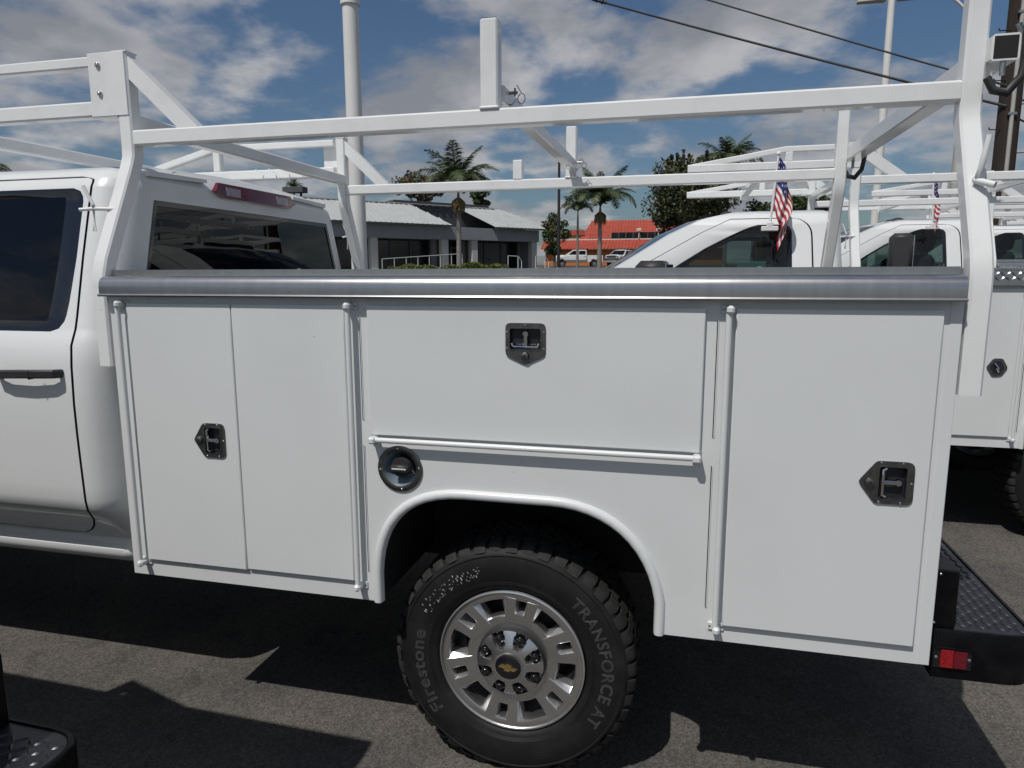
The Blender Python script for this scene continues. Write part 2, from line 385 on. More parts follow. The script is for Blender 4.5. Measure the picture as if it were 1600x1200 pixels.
    for sgn in (1, -1):
        fy = (lambda y: y) if sgn == 1 else (lambda y: 2*YC-y)
        for j in range(nr-1):
            zm = (rows[j][0]+rows[j+1][0])/2
            for i in range(nc-1):
                l = labels[i]; q = [grid[j][i], grid[j][i+1], grid[j+1][i+1], grid[j+1][i]]
                q = [(p[0], fy(p[1]), p[2]) for p in q]
                key, mt = ('shell',), 'paint'
                if l == 'seam': mt = 'under' if ZB < zm < ZT else 'paint'
                if isinstance(l, tuple) and ZB-.002 < zm < ZT+.002:
                    k = l[1]; key = ('door', k, sgn)
                    if l[0] in ('trim', 'glass') and WB < zm < WT:
                        if l[0] == 'glass' and WB+.03 < zm < WT-.025: key, mt = ('glass', k, sgn), gl
                        else: mt = 'blackgloss'
                    if abs(zm-ZB) < .001 or abs(zm-ZT) < .001: mt = 'under'
                bk(key).add(q, [[0, 1, 2, 3]], mt)
        # rounded rear corner and the half of the rear wall
        for j in range(nr):
            pass
        ring = []
        for j, (z, y) in enumerate(rows):
            r = []; x0 = grid[j][0][0]; e = xr(z)
            ry = .17
            for a in range(0, 91, 15): r.append((x0+(e-x0)*math.sin(R(a)), fy(min(y+ry*(1-math.cos(R(a))), YC)), z))
            y1 = min(y+ry, YC); yg = max(y1, min(.225+.0*z, YC))
            for t in (yg, max(yg, min(yg+.02, YC)), max(yg, .5), max(yg, .75), YC): r.append((e, fy(min(max(t, y1), YC)), z))
            ring.append(r)
        for j in range(nr-1):
            zm = (rows[j][0]+rows[j+1][0])/2
            for i in range(len(ring[0])-1):
                q = [ring[j][i], ring[j][i+1], ring[j+1][i+1], ring[j+1][i]]
                if i >= 7 and 1.455 < zm < 1.915:
                    if i >= 8 and 1.48 < zm < 1.90: bk(('rear',)).add([(p[0]-.004, p[1], p[2]) for p in q], [[0, 1, 2, 3]], 'tint' if gl == 'tint' else gl)
                    else: bk(('shell',)).add(q, [[0, 1, 2, 3]], 'blackgloss')
                else: bk(('shell',)).add(q, [[0, 1, 2, 3]], 'paint')
        # windscreen half
        ring = []
        for j, (z, y) in enumerate(rows):
            xf = grid[j][-1][0]; r = []
            ys = [y, min(y+.07, YC)]+[min(y+.07, YC)+(YC-min(y+.07, YC))*t for t in (.25, .5, .75, 1)]
            for t in ys:
                u = (t-y)/(YC-y) if YC-y > 1e-6 else 1
                bow = .17*(1-(1-u)**2)*(1 if z < 2.0 else max(0, (YC-y)/.78))
                r.append((xf-bow, fy(t), z))
            ring.append(r)
        for j in range(nr-1):
            zm = (rows[j][0]+rows[j+1][0])/2
            for i in range(5):
                q = [ring[j][i], ring[j][i+1], ring[j+1][i+1], ring[j+1][i]]
                if i >= 1 and 1.43 < zm < 1.99: bk(('wind',)).add(q, [[0, 1, 2, 3]], gl)
                else: bk(('shell',)).add(q, [[0, 1, 2, 3]], 'paint')
    parts = {}
    parts['shell'] = B[('shell',)].build('cab_shell', parent, ORG, 40)
    B[('rear',)].build('rear_window', parent, ORG, 40); B[('wind',)].build('windshield', parent, ORG, 40)
    for k in range(len(doors)):
        for sgn in (1, -1):
            d = B[('door', k, sgn)].build('door', parent, ORG, 40); parts[('door', k, sgn)] = d
            B[('glass', k, sgn)].build('window_pane', d, ORG, 40)
            # pull handle with its cup
            fy = (lambda y: y) if sgn == 1 else (lambda y: 2*YC-y)
            hx = cfg['handle'][k]; mb = MB(); z0 = 1.30
            P = [(hx+.135, .0, z0+.004), (hx+.128, -.030, z0+.006), (hx+.09, -.040, z0+.006), (hx, -.044, z0+.004), (hx-.09, -.040, z0), (hx-.128, -.030, z0-.002), (hx-.135, .0, z0-.004)]
            mb.tube([(a, fy(b), c) for a, b, c in P], .030, .016, 'plastic', b=.005, up=(0, 1, 0))
            mb.box(hx+.045, hx+.048, fy(-.052), fy(-.030), z0-.013, z0+.017, 'under', b=.0005)
            mb.build('door_handle', d, ORG, 40)
    # hood and fenders
    X0 = lerp_tab(xfT, 1.3); X1 = cfg['nose']; wx, wz, RA = cfg['fw'], .40, .50
    PR = [(0, .06), (.12, .03), (.35, .0), (.65, -.006), (.9, .01), (1.0, .05)]
    mb = MB(); st = []
    n = 30
    for s in range(n+1):
        x = X0+.10+(X1-X0-.10)*s/n; t = s/n
        e = max(0, (t-.78)/.22); sh = .10*e*e; drop = .09*e*e
        dx = abs(x-wx); low = .62 if dx >= RA else max(.62, wz+math.sqrt(RA*RA-dx*dx))
        row = [(x, y+sh, low+(1.33-drop-low)*f) for f, y in PR]
        row += [(x, .13+sh, 1.385-drop), (x, .30+sh*.6, 1.41-drop), (x, .36+sh*.4, 1.43-drop), (x, .70, 1.445-drop), (x, YC, 1.45-drop)]
        st.append(row)
    for sgn in (1, -1):
        fy = (lambda y: y) if sgn == 1 else (lambda y: 2*YC-y)
        for s in range(n):
            for i in range(len(st[0])-1):
                mb.add([(p[0], fy(p[1]), p[2]) for p in (st[s][i], st[s+1][i], st[s+1][i+1], st[s][i+1])], [[0, 1, 2, 3]], 'paint')
        arc = [(wx+RA*math.cos(R(a)), fy(.0), wz+RA*math.sin(R(a))) for a in range(25, 156, 10)]
        mb.sweep(arc, [(-.02, -.02), (.02, -.02), (.02, .02), (-.02, .02)], 'plastic', up=(0, 1, 0))
        mb.add([(wx+RA, fy(.3), .45), (wx-RA, fy(.3), .45), (wx-RA, fy(.3), 1.0), (wx+RA, fy(.3), 1.0)], [[0, 1, 2, 3]], 'under')
    mb.build('hood', parent, ORG, 45)
    mb = MB(); mb.box(X1-.05, X1+.06, .16, 2*YC-.16, .80, 1.30, 'blackgloss', b=.02)
    for z in (.90, 1.02, 1.14): mb.box(X1-.07, X1-.04, .45, 2*YC-.45, z-.025, z+.025, 'chrome', b=.008)
    mb.build('grille', parent, ORG)
    for y in (.30, 2*YC-.30):
        mb = MB(); mb.box(X1-.072, X1-.03, y-.13, y+.13, .98, 1.22, 'clearlens', b=.02); mb.build('headlight', parent, ORG)
    mb = MB(); mb.box(X1-.20, X1+.08, .06, 2*YC-.06, .52, .79, 'chrome', b=.05); mb.build('front_bumper', parent, ORG)
    # inside
    mb = MB(); xf13 = lerp_tab(xfT, 1.3)
    mb.box(xf13+.15, -2.08, .14, 2*YC-.14, .80, 1.22, 'interior', b=.03)
    mb.box(xf13+.06, xf13+.45, .14, 2*YC-.14, 1.15, 1.43, 'interior', b=.06)
    mb.box(xf13+.06, -2.0, .30, 2*YC-.30, .60, .80, 'under', b=.02)
    mb.build('cab_interior', parent, ORG)
    for sx in cfg['seats']:
        for y in (.50, 2*YC-.50):
            mb = MB()
            M = Matrix.Translation((sx, y, 1.2)) @ Matrix.Rotation(R(10), 4, 'Y')
            mb.box(-.06, .07, -.25, .25, 0, .52, 'interior', b=.05, M=M); mb.box(-.04, .06, -.13, .13, .54, .74, 'interior', b=.04, M=M)
            mb.box(-.01, .01, -.06, -.04, .48, .58, 'zinc', b=.002, M=M); mb.box(-.01, .01, .04, .06, .48, .58, 'zinc', b=.002, M=M)
            mb.build('seat', parent, ORG)
    mb = MB(); c = Vector((xf13+.62, .52, 1.42)); ax = Vector((.85, 0, .5)).normalized(); q = ax.to_track_quat('Z', 'Y')
    mb.rod([c+q @ Vector((.18*math.cos(a*math.pi/10), .18*math.sin(a*math.pi/10), 0)) for a in range(20)], .014, 'plastic', seg=6, closed=True, up=tuple(ax))
    mb.rod([c-ax*.0, c-ax*.3], .03, 'plastic', seg=8); mb.build('steering_wheel', parent, ORG)
    return parts
CREW = dict(glass='tint', nose=-5.85, fw=-4.88, handle=[-2.205, -3.16], seats=[-2.35, -3.30],
    front=[(1.20, -4.72), (1.30, -4.70), (1.40, -4.55), (1.67, -4.10), (1.90, -3.73), (1.99, -3.54), (2.03, -3.37), (2.08, -3.20)],
    doors=[dict(sr=[(.66, -2.105), (.70, -2.100), (.75, -2.072), (.785, -2.046), (.82, -2.030), (1.1, -2.030), (1.2, -2.028), (1.45, -1.985), (1.8, -1.955), (1.99, -1.99)], wr=[(1.44, -2.085), (1.55, -2.072), (1.7, -2.066), (1.95, -2.075)], wf=[(1.4, -2.90), (2, -2.86)], tr=.085),
           dict(sr=[(.6, -2.97), (2, -2.93)], wr=[(1.4, -3.03), (2, -2.99)], wf=[(1.44, -4.08), (1.55, -4.05), (1.95, -3.52)], sf=[(.6, -4.15), (1.44, -4.20), (1.6, -4.08), (1.985, -3.46)])])
REG = dict(glass='cabglass', nose=-5.10, fw=-4.13, handle=[-2.40], seats=[-2.42],
    front=[(1.20, -3.97), (1.30, -3.95), (1.40, -3.80), (1.67, -3.35), (1.90, -2.98), (1.99, -2.79), (2.03, -2.62), (2.08, -2.45)],
    doors=[dict(sr=[(.66, -2.16), (1.2, -2.14), (1.6, -2.115), (1.985, -2.13)], wr=[(1.44, -2.235), (1.95, -2.245)], wf=[(1.44, -3.16), (1.58, -3.10), (1.70, -2.93), (1.82, -2.74), (1.945, -2.48)], sf=[(.6, -3.45), (1.44, -3.50), (1.6, -3.33), (1.9, -2.80), (1.985, -2.62)], tr=.03)])
CREW['doors'][0]['sf'] = CREW['doors'][1]['sr']
# ------------------------------------------------------------------ service body, wheels, rack
BX0, BX1, BZ0, LIP = -1.845, 0.672, 0.602, 1.574
def arch_poly(off=0.0):
    a, b = -.898-off, -.052+off; top = .962+off
    pts = [(a, BZ0)]
    cpl = [(a, .70), (a, .985+off*.2), (-.655, top+.004)]
    L = lambda p, q, t: tuple(p[i]*(1-t)+q[i]*t for i in (0, 1))
    def bez(p0, p1, p2, p3, n=12): return [tuple((1-t)**3*p0[i]+3*(1-t)**2*t*p1[i]+3*(1-t)*t*t*p2[i]+t**3*p3[i] for i in (0, 1)) for t in [k/n for k in range(n+1)]]
    pts += bez((a, .70), (a+.01, .86+off), (a+.10, top), (-.62, top))
    pts += bez((-.36, top), (b-.16, top), (b-.03, .87+off), (b, .70))
    pts += [(b, BZ0)]
    return pts
def latch(parent, cx, cz, w, h, mode, y=-.0135):
    """recessed T-handle paddle latch; mode 'down' or 'left' = where the lock's point lies"""
    mb = MB()
    if mode == 'down':
        f = lambda u, v: (cx+u, cz+v)
        out = [(-w/2, h/2), (w/2, h/2), (w/2, -h*.30), (0, -h*.53), (-w/2, -h*.30)]; rad = [.014, .014, .016, .012, .016]
        win = [(-w*.40, h*.38), (w*.40, h*.38), (w*.40, -h*.16), (-w*.40, -h*.16)]; lock = (0, -h*.30)
        scr = [(0, h*.455), (-w*.455, h*.28), (w*.455, h*.28), (-w*.455, -h*.12), (w*.455, -h*.12)]
    else:
        f = lambda u, v: (cx+u, cz+v)
        out = [(w*.5, h/2), (-w*.20, h/2), (-w*.53, 0), (-w*.20, -h/2), (w*.5, -h/2)]; rad = [.018, .014, .010, .014, .018]
        win = [(-w*.16, h*.385), (w*.37, h*.385), (w*.37, -h*.385), (-w*.16, -h*.385)]; lock = (-w*.32, 0)
        scr = [(-w*.12, h*.46), (w*.28, h*.46), (w*.455, 0), (w*.28, -h*.46), (-w*.12, -h*.46)]
    o = rounded(out, rad, 4); wn = rounded(win, .008, 4)
    n = len(o)
    # plate ring: outer outline to the window outline, matched by angle
    def ringpts(poly, m=56):
        c = Vector((sum(p[0] for p in win)/4, sum(p[1] for p in win)/4)); res = []
        for k in range(m):
            a = 2*math.pi*k/m; d = Vector((math.cos(a), math.sin(a))); best = None
            for i in range(len(poly)):
                p = Vector(poly[i]); q = Vector(poly[(i+1) % len(poly)]); e = q-p; den = d.x*e.y-d.y*e.x
                if abs(den) < 1e-9: continue
                t = ((p-c).x*e.y-(p-c).y*e.x)/den; s = ((p-c).x*d.y-(p-c).y*d.x)/den
                if t > 0 and -1e-6 <= s <= 1+1e-6 and (best is None or t > best): best = t
            res.append(c+d*best)
        return res
    A, Bq = ringpts(o), ringpts(wn); m = len(A)
    P3 = lambda p, d: (f(*p)[0], d, f(*p)[1])
    vs = [P3(p, y) for p in A]+[P3(p, y-.0045) for p in A]+[P3(p, y-.0045) for p in Bq]+[P3(p*.96+Vector((sum(q[0] for q in win)/4, sum(q[1] for q in win)/4))*.04, y+.0118) for p in Bq]
    fs = []
    for i in range(m):
        j = (i+1) % m
        fs += [[i, j, m+j, m+i], [m+i, m+j, 2*m+j, 2*m+i]]
    mb.add(vs, fs, 'latchsteel'); mb.add(vs, [[2*m+i, 2*m+(i+1) % m, 3*m+(i+1) % m, 3*m+i] for i in range(m)]+[[3*m+i for i in range(m)]], 'darkpan')
    fr = wn; mb.sweep([P3(p, y-.005) for p in fr], [(-.0016, -.0012), (.0016, -.0012), (.0016, .0012), (-.0016, .0012)], 'latchsteel', up=(0, -1, 0), closed=True)
    p = f(*lock); mb.lathe([(.0, -.012), (.006, -.012), (.0105, -.010), (.0125, -.005), (.0125, .004)], 'latchsteel', 18, 'Y', (p[0], y-.004, p[1]))
    mb.lathe([(0, 0), (.0042, 0), (.005, .002)], 'under', 12, 'Y', (p[0], y-.0165, p[1]))
    for s in scr: q = f(*s); mb.dome((q[0], y-.0045, q[1]), .0034, .0028, 'chrome', seg=8)
    ob = mb.build('latch', parent, ORG, 30)
    # folding T handle in the pan
    mb = MB(); wc = (sum(q[0] for q in win)/4, sum(q[1] for q in win)/4); ww = abs(win[1][0]-win[0][0]); hh = abs(win[2][1]-win[1][1])
    if mode == 'down':
        base = f(wc[0], wc[1]+hh*.22); bar = wc[1]-hh*.36
        mb.lathe([(0, -.010), (.008, -.010), (.010, -.007), (.010, .004)], 'chrome', 16, 'Y', (base[0], y+.007, base[1]))
        mb.tube([(base[0], y-.002, base[1]), (base[0], y-.002, f(0, bar)[1]+.004)], .011, .006, 'chrome', b=.0015, up=(0, 1, 0))
        a = f(wc[0]-ww*.42, bar); b2 = f(wc[0]+ww*.42, bar)
        mb.rod([(a[0], y+.010, a[1]+.012), (a[0], y-.003, a[1]+.008), (a[0]+.004, y-.004, a[1]), (b2[0]-.004, y-.004, b2[1]), (b2[0], y-.003, b2[1]+.008), (b2[0], y+.010, b2[1]+.012)], .0042, 'chrome', seg=8, up=(0, 1, 0))
    else:
        base = f(wc[0]+ww*.22, wc[1]); bar = wc[0]-ww*.34
        mb.lathe([(0, -.010), (.008, -.010), (.010, -.007), (.010, .004)], 'chrome', 16, 'Y', (base[0], y+.007, base[1]))
        mb.tube([(base[0], y-.002, base[1]), (f(bar, 0)[0]+.004, y-.002, base[1])], .011, .006, 'chrome', b=.0015, up=(0, 1, 0))
        a = f(bar, wc[1]-hh*.42); b2 = f(bar, wc[1]+hh*.42)
        mb.rod([(a[0]+.010, y+.010, a[1]), (a[0]+.006, y-.003, a[1]), (a[0], y-.004, a[1]+.004), (b2[0], y-.004, b2[1]-.004), (b2[0]+.006, y-.003, b2[1]), (b2[0]+.010, y+.010, b2[1])], .0042, 'chrome', seg=8, up=(0, 1, 0))
    h = mb.build('latch_handle', parent, ORG, 40)
    return ob
def bracket(mb, x, z, vert=True, y=0.0, flip=1):
    """small hinge bracket: a folded tab with an eye round the rod, two screws"""
    if vert:
        mb.box(x-.022, x+.022, y-.006, y, z-.012, z+.012, 'panel', b=.002); mb.box(x-.010, x+.010, y-.042, y-.004, z-.011, z+.011, 'panel', b=.006)
        for s in (-1, 1): mb.dome((x+s*.0165, y-.006, z), .0035, .002, 'zinc', seg=8)
    else:
        mb.box(x-.012, x+.012, y-.006, y, z-.020, z+.020, 'panel', b=.002); mb.box(x-.011, x+.011, y-.042, y-.004, z-.011, z+.010, 'panel', b=.005)
        for s in (-1, 1): mb.dome((x, y-.006, z+s*.0155), .0035, .002, 'zinc', seg=8)
def cdoor(parent, x0, x1, z0, z1, t=.0135, seed=0, hole=None):
    mb = MB(); r = random.Random(seed)
    nx, nz = 10, 10; pts = {}
    # slightly oil-canned skin with hemmed edges
    e = .003
    xs = [x0, x0+e]+[x0+e+(x1-x0-2*e)*i/nx for i in range(1, nx)]+[x1-e, x1]; zs = [z0, z0+e]+[z0+e+(z1-z0-2*e)*i/nz for i in range(1, nz)]+[z1-e, z1]
    if hole: xs = sorted(set(xs) | {hole[0], hole[1]}); zs = sorted(set(zs) | {hole[2], hole[3]})
    ph = [r.uniform(0, 6) for _ in range(6)]
    for i, x in enumerate(xs):
        for j, z in enumerate(zs):
            ed = i in (0, len(xs)-1) or j in (0, len(zs)-1)
            u = (x-x0)/(x1-x0); v = (z-z0)/(z1-z0); w = math.sin(math.pi*u)*math.sin(math.pi*v)
            pts[i, j] = (x, -t+(.0022 if ed else 0)+w*.0011*(math.sin(3*u+ph[0])+math.sin(4*v+ph[1])+.6*math.sin(7*u+5*v+ph[2])), z)
    vs = [pts[i, j] for i in range(len(xs)) for j in range(len(zs))]; nj = len(zs)
    fs = [[i*nj+j, (i+1)*nj+j, (i+1)*nj+j+1, i*nj+j+1] for i in range(len(xs)-1) for j in range(nj-1) if not (hole and hole[0]-1e-6 <= xs[i] and xs[i+1] <= hole[1]+1e-6 and hole[2]-1e-6 <= zs[j] and zs[j+1] <= hole[3]+1e-6)]
    mb.add(vs, fs, 'panel')
    ring = [(x, z0) for x in xs]+[(x1, z) for z in zs[1:]]+[(x, z1) for x in xs[-2::-1]]+[(x0, z) for z in zs[-2:0:-1]]
    mb.prism(ring, lambda x, z: (x, -t+.0022, z), lambda x, z: (x, .001, z), 'panel', caps=(False, False))
    return mb.build('compartment_door', parent, ORG, 30)
def lugs(mb, x0, x1, y0, y1, pitch, fn, m, L=.020, wd=.006, hgt=.0022):
    """raised treadplate lugs: alternating slanted lozenges; fn maps (u, v, h) to a point"""
    nu = int((x1-x0)/pitch); nv = int((y1-y0)/pitch)
    for i in range(nu+1):
        for j in range(nv+1):
            a = R(45 if (i+j) % 2 else -45); c = (x0+pitch*(i+.25), y0+pitch*(j+.25))
            ca, sa = math.cos(a), math.sin(a); l, w = L/2, wd/2
            if not (x0+l*.8 < c[0] < x1-l*.8 and y0+l*.8 < c[1] < y1-l*.8): continue
            P = [(-l, 0, 0), (-l*.4, -w, 0), (l*.4, -w, 0), (l, 0, 0), (l*.4, w, 0), (-l*.4, w, 0), (-l*.5, 0, 1), (l*.5, 0, 1)]
            vs = [fn(c[0]+p[0]*ca-p[1]*sa, c[1]+p[0]*sa+p[1]*ca, p[2]*hgt) for p in P]
            mb.add(vs, [[0, 1, 6], [1, 2, 7, 6], [2, 3, 7], [3, 4, 7], [4, 5, 6, 7], [5, 0, 6]], m)
def service_body(T, rail='steel'):
    sides = []
    A = arch_poly(.014)
    # side sheet with the wheel opening
    mb = MB()
    xs_ = -.828; hr = .0535; hz = 1.048
    La = [p for p in A if p[0] < xs_-.004 and p[1] > BZ0]; Ra = [p for p in A if p[0] > xs_+.004 and p[1] > BZ0]
    la, ra = La[-1], Ra[0]; zc = la[1]+(ra[1]-la[1])*(xs_-la[0])/(ra[0]-la[0])
    arc = [R(a) for a in range(-80, 81, 10)]
    pl = [(BX0, BZ0), (A[0][0], BZ0)]+La+[(xs_, zc), (xs_, hz-hr)]+[(xs_-hr*math.cos(a), hz+hr*math.sin(a)) for a in arc]+[(xs_, hz+hr), (xs_, 1.60), (BX0, 1.60)]
    pr = [(xs_, zc)]+Ra+[(A[-1][0], BZ0), (BX1, BZ0), (BX1, 1.60), (xs_, 1.60), (xs_, hz+hr)]+[(xs_+hr*math.cos(a), hz+hr*math.sin(a)) for a in arc[::-1]]+[(xs_, hz-hr)]
    for poly in (pl, pr): mb.prism(poly, lambda x, z: (x, 0, z), lambda x, z: (x, .022, z), 'panel')
    mb.box(BX0+.001, BX0+.020, .022, .44, BZ0, 1.60, 'panel', b=.001); mb.box(BX1-.020, BX1-.001, .022, .44, BZ0, 1.60, 'panel', b=.001)
    mb.box(BX0+.02, BX1-.02, .42, .44, .90, 1.60, 'panel', b=.001)
    mb.box(BX0+.02, A[0][0]-.03, .022, .42, BZ0+.002, BZ0+.02, 'under', b=.001); mb.box(A[-1][0]+.03, BX1-.02, .022, .42, BZ0+.002, BZ0+.02, 'under', b=.001)
    # raised ends where the box section is folded
    for x in (-.947, .092):
        for z0, z1 in ((1.195, 1.515), (.70, 1.115)): mb.box(x-.0013, x+.0013, -.0018, .002, z0, z1, 'under', b=.0003); mb.box(x+.0013, x+.004, -.0024, .002, z0, z1, 'panel', b=.0006)
    mb.box(BX1-.028, BX1-.001, -.0016, .002, BZ0+.001, 1.59, 'panel', b=.0006)
    sides.append(mb.build('body_side', T, ORG, 30))
    mb = MB(); mb.prism(A, lambda x, z: (x, .020, z), lambda x, z: (x, .50, z), 'under', caps=(False, True), loop=False); mb.build('wheel_housing', sides[0], ORG)
    # wheel arch trim: a rounded half-tube lip
    mb = MB(); path = [(x, -.004, z) for x, z in arch_poly(.016)]
    sec = [(-.016, .014), (-.016, .002), (-.012, -.006), (-.004, -.010), (.006, -.009), (.012, -.003), (.015, .014)]
    mb.sweep(path, [(a, -b) for a, b in sec], 'panel', up=(0, -1, 0)); mb.build('wheel_arch_trim', sides[0], ORG, 50)
    # doors
    D = []
    d = cdoor(T, -1.772, -1.3835, .664, 1.548, seed=1, hole=(-1.507, -1.444, 1.058, 1.150)); D.append(d); latch(d, -1.487, 1.104, .112, .114, 'left')
    mb = MB(); mb.rod([(-1.793, -.026, .662), (-1.793, -.026, 1.535)], .0085, 'panel', seg=12); mb.build('hinge_rod', d, ORG, 60)
    for z in (.655, 1.545): mb = MB(); bracket(mb, -1.793+.006, z); mb.build('hinge_bracket', d, ORG)
    d = cdoor(T, -1.3795, -.992, .668, 1.548, seed=2); D.append(d)
    mb = MB(); mb.rod([(-.973, -.026, .664), (-.973, -.026, 1.535)], .0085, 'panel', seg=12); mb.build('hinge_rod', d, ORG, 60)
    for z in (.655, 1.545): mb = MB(); bracket(mb, -.973, z); mb.build('hinge_bracket', d, ORG)
    d = cdoor(T, -.917, .060, 1.152, 1.548, seed=3, hole=(-.478, -.382, 1.424, 1.490)); D.append(d); latch(d, -.430, 1.444, .116, .116, 'down')
    mb = MB(); mb.rod([(-.900, -.026, 1.140), (.046, -.026, 1.140)], .0085, 'panel', seg=12); mb.build('hinge_rod', d, ORG, 60)
    for x in (-.905, .052): mb = MB(); bracket(mb, x, 1.140, vert=False); mb.build('hinge_bracket', d, ORG)
    d = cdoor(T, .138, .627, .655, 1.548, seed=4, hole=(.506, .577, 1.057, 1.149)); D.append(d); latch(d, .528, 1.103, .128, .114, 'left')
    mb = MB(); mb.rod([(.119, -.026, .655), (.119, -.026, 1.535)], .0085, 'panel', seg=12); mb.build('hinge_rod', d, ORG, 60)
    for z in (.648, 1.545): mb = MB(); bracket(mb, .122, z); mb.build('hinge_bracket', d, ORG)
    # stainless rail cap
    mb = MB()
    prof = [(-.034, 1.570), (-.036, 1.574), (-.034, 1.578), (-.028, 1.579), (-.028, 1.600), (-.0268, 1.611), (-.0225, 1.6215), (-.015, 1.6295), (-.005, 1.634), (.008, 1.6358), (.034, 1.636), (.0345, 1.655), (.43, 1.656), (.45, 1.650), (.45, 1.60), (.44, 1.60), (.02, 1.60), (-.020, 1.60), (-.020, 1.570)]
    x0, x1 = BX0-.012, BX1-.004
    n = 40
    vs = []; k = len(prof)
    for i in range(n+1):
        x = x0+(x1-x0)*i/n; w = .0004*math.sin(i*.31)
        vs += [(x, p[0]+w, p[1]+w*.5) for p in prof]
    fs = [[i*k+j, i*k+(j+1) % k, (i+1)*k+(j+1) % k, (i+1)*k+j] for i in range(n) for j in range(k)]+[list(range(k))[::-1], [n*k+j for j in range(k)]]
    mb.add(vs, fs, rail)
    rc = mb.build('rail_cap', T, ORG, 50); sides.append(rc)
    for x in (-1.2, -.42, -.36, .2): mb = MB(); mb.dome((x, .10, 1.6545), .007, .004, 'zinc', n=(0, 0, 1), seg=10); mb.build('rivet', rc, ORG)
    # mirror all this to the other side
    for o in [sides[0], rc]+D:
        c = copy_tree(o, T); c.scale = (1, -1, 1)
    # fuel filler cup, driver's side only
    mb = MB(); c = (-.828, 0, 1.048)
    mb.lathe([(.072, .0), (.073, -.004), (.070, -.006), (.056, -.006), (.053, -.004)], 'latchsteel', 40, 'Y', c)
    mb.lathe([(.053, -.004), (.051, .006), (.044, .030), (.036, .045), (.0, .045)], 'bluezinc', 40, 'Y', c)
    for a in (5, 95, 185, 275): mb.dome((c[0]+.0635*math.cos(R(a)), -.006, c[2]+.0635*math.sin(R(a))), .0042, .003, 'chrome', seg=8)
    fl = mb.build('fuel_filler', T, ORG, 40)
    fl.location = (0, -.001, 0)
    mb = MB(); cc = (c[0]+.004, 0, c[2]+.004)
    mb.lathe([(.0, -.004), (.030, -.004), (.034, .002), (.034, .040)], 'plastic', 28, 'Y', cc)
    mb.box(cc[0]-.030, cc[0]+.030, -.022, .0, cc[2]-.011, cc[2]+.011, 'plastic', b=.005); mb.box(cc[0]-.023, cc[0]+.023, -.0226, -.0215, cc[2]-.002, cc[2]+.0022, 'flagwhite', b=.0002)
    mb.rod([(cc[0]+.03, .005, cc[2]-.004), (cc[0]+.042, .0, cc[2]-.018), (cc[0]+.046, .012, cc[2]-.036)], .0025, 'plastic', seg=6)
    mb.build('fuel_cap', fl, ORG, 40)
    # floor, tailgate, frame rails
    mb = MB(); mb.box(BX0+.02, BX1-.02, .44, 2*YC-.44, .90, .93, 'under', b=.002); mb.build('cargo_floor', T, ORG)
    mb = MB(); mb.box(BX1-.045, BX1-.012, .445, 2*YC-.445, .935, 1.50, 'panel', b=.004); mb.box(BX1-.014, BX1-.004, .60, 2*YC-.60, 1.02, 1.40, 'panel', b=.003); mb.build('tailgate', T, ORG)
    mb = MB(); mb.box(BX0+.02, BX0+.045, .44, 2*YC-.44, .93, 1.60, 'panel', b=.002); mb.build('bulkhead', T, ORG)
    mb = MB()
    for y in (.56, 2*YC-.56): mb.box(-5.2, .66, y-.04, y+.04, .55, .74, 'under', b=.004)
    mb.rod([(-.505, .12, .40), (-.505, 2*YC-.12, .40)], .05, 'under', seg=12); mb.lathe([(0, -.14), (.10, -.12), (.15, 0), (.10, .12), (0, .14)], 'under', 16, 'Y', (-.505, YC, .40))
    for x in (-3.4, -1.6): mb.box(x-.05, x+.05, .56, 2*YC-.56, .56, .70, 'under', b=.004)
    mb.box(-3.6, -1.2, .70, 1.3, .48, .60, 'under', b=.03)
    mb.build('frame', T, ORG)
    # step bumper
    mb = MB(); x0, x1, y0, y1 = BX1+.010, .935, .012, 2*YC-.012
    pl = rounded([(x0, y0), (x1, y0), (x1, y1), (x0, y1)], [0, .085, .085, 0], 8)
    pin = rounded([(x0, y0+.014), (x1-.014, y0+.014), (x1-.014, y1-.014), (x0, y1-.014)], [0, .075, .075, 0], 8)
    n = len(pl)
    vs = [(x, y, .565) for x, y in pl]+[(x, y, .572+.0) for x, y in pl]+[(x, y, .695) for x, y in pl]+[(x+(px-x)*.3, y+(py-y)*.3, .7015) for (x, y), (px, py) in zip(pl, pin)]+[(x+(px-x)*.8, y+(py-y)*.8, .7015) for (x, y), (px, py) in zip(pl, pin)]+[(px, py, .696) for px, py in pin]
    fs = [list(range(n))[::-1], [5*n+i for i in range(n)]]
    for l in range(5): fs += [[l*n+i, l*n+(i+1) % n, (l+1)*n+(i+1) % n, (l+1)*n+i] for i in range(n)]
    mb.add(vs, fs, 'black')
    bp = mb.build('step_bumper', T, ORG, 40)
    mb = MB(); mb.prism([(px, py) for px, py in pin], lambda x, y: (x, y, .6962), lambda x, y: (x, y, .6975), 'treadplate')
    lugs(mb, x0, x1-.02, y0+.02, y1-.02, .0235, lambda u, v, h: (u, v, .6975+h), 'treadplate', L=.026, wd=.008, hgt=.003)
    tp = mb.build('tread_plate', bp, ORG, 25); tp['kind'] = 'stuff'
    for y in (.028, 2*YC-.028-.10):
        mb = MB(); mb.box(BX1+.006, .736, y, y+.10, .697, .862, 'black', b=.004); mb.dome((.69, y, .85), .004, .003, 'zinc'); mb.dome((.684, y, .712), .004, .003, 'zinc'); mb.build('bumper_post', bp, ORG)
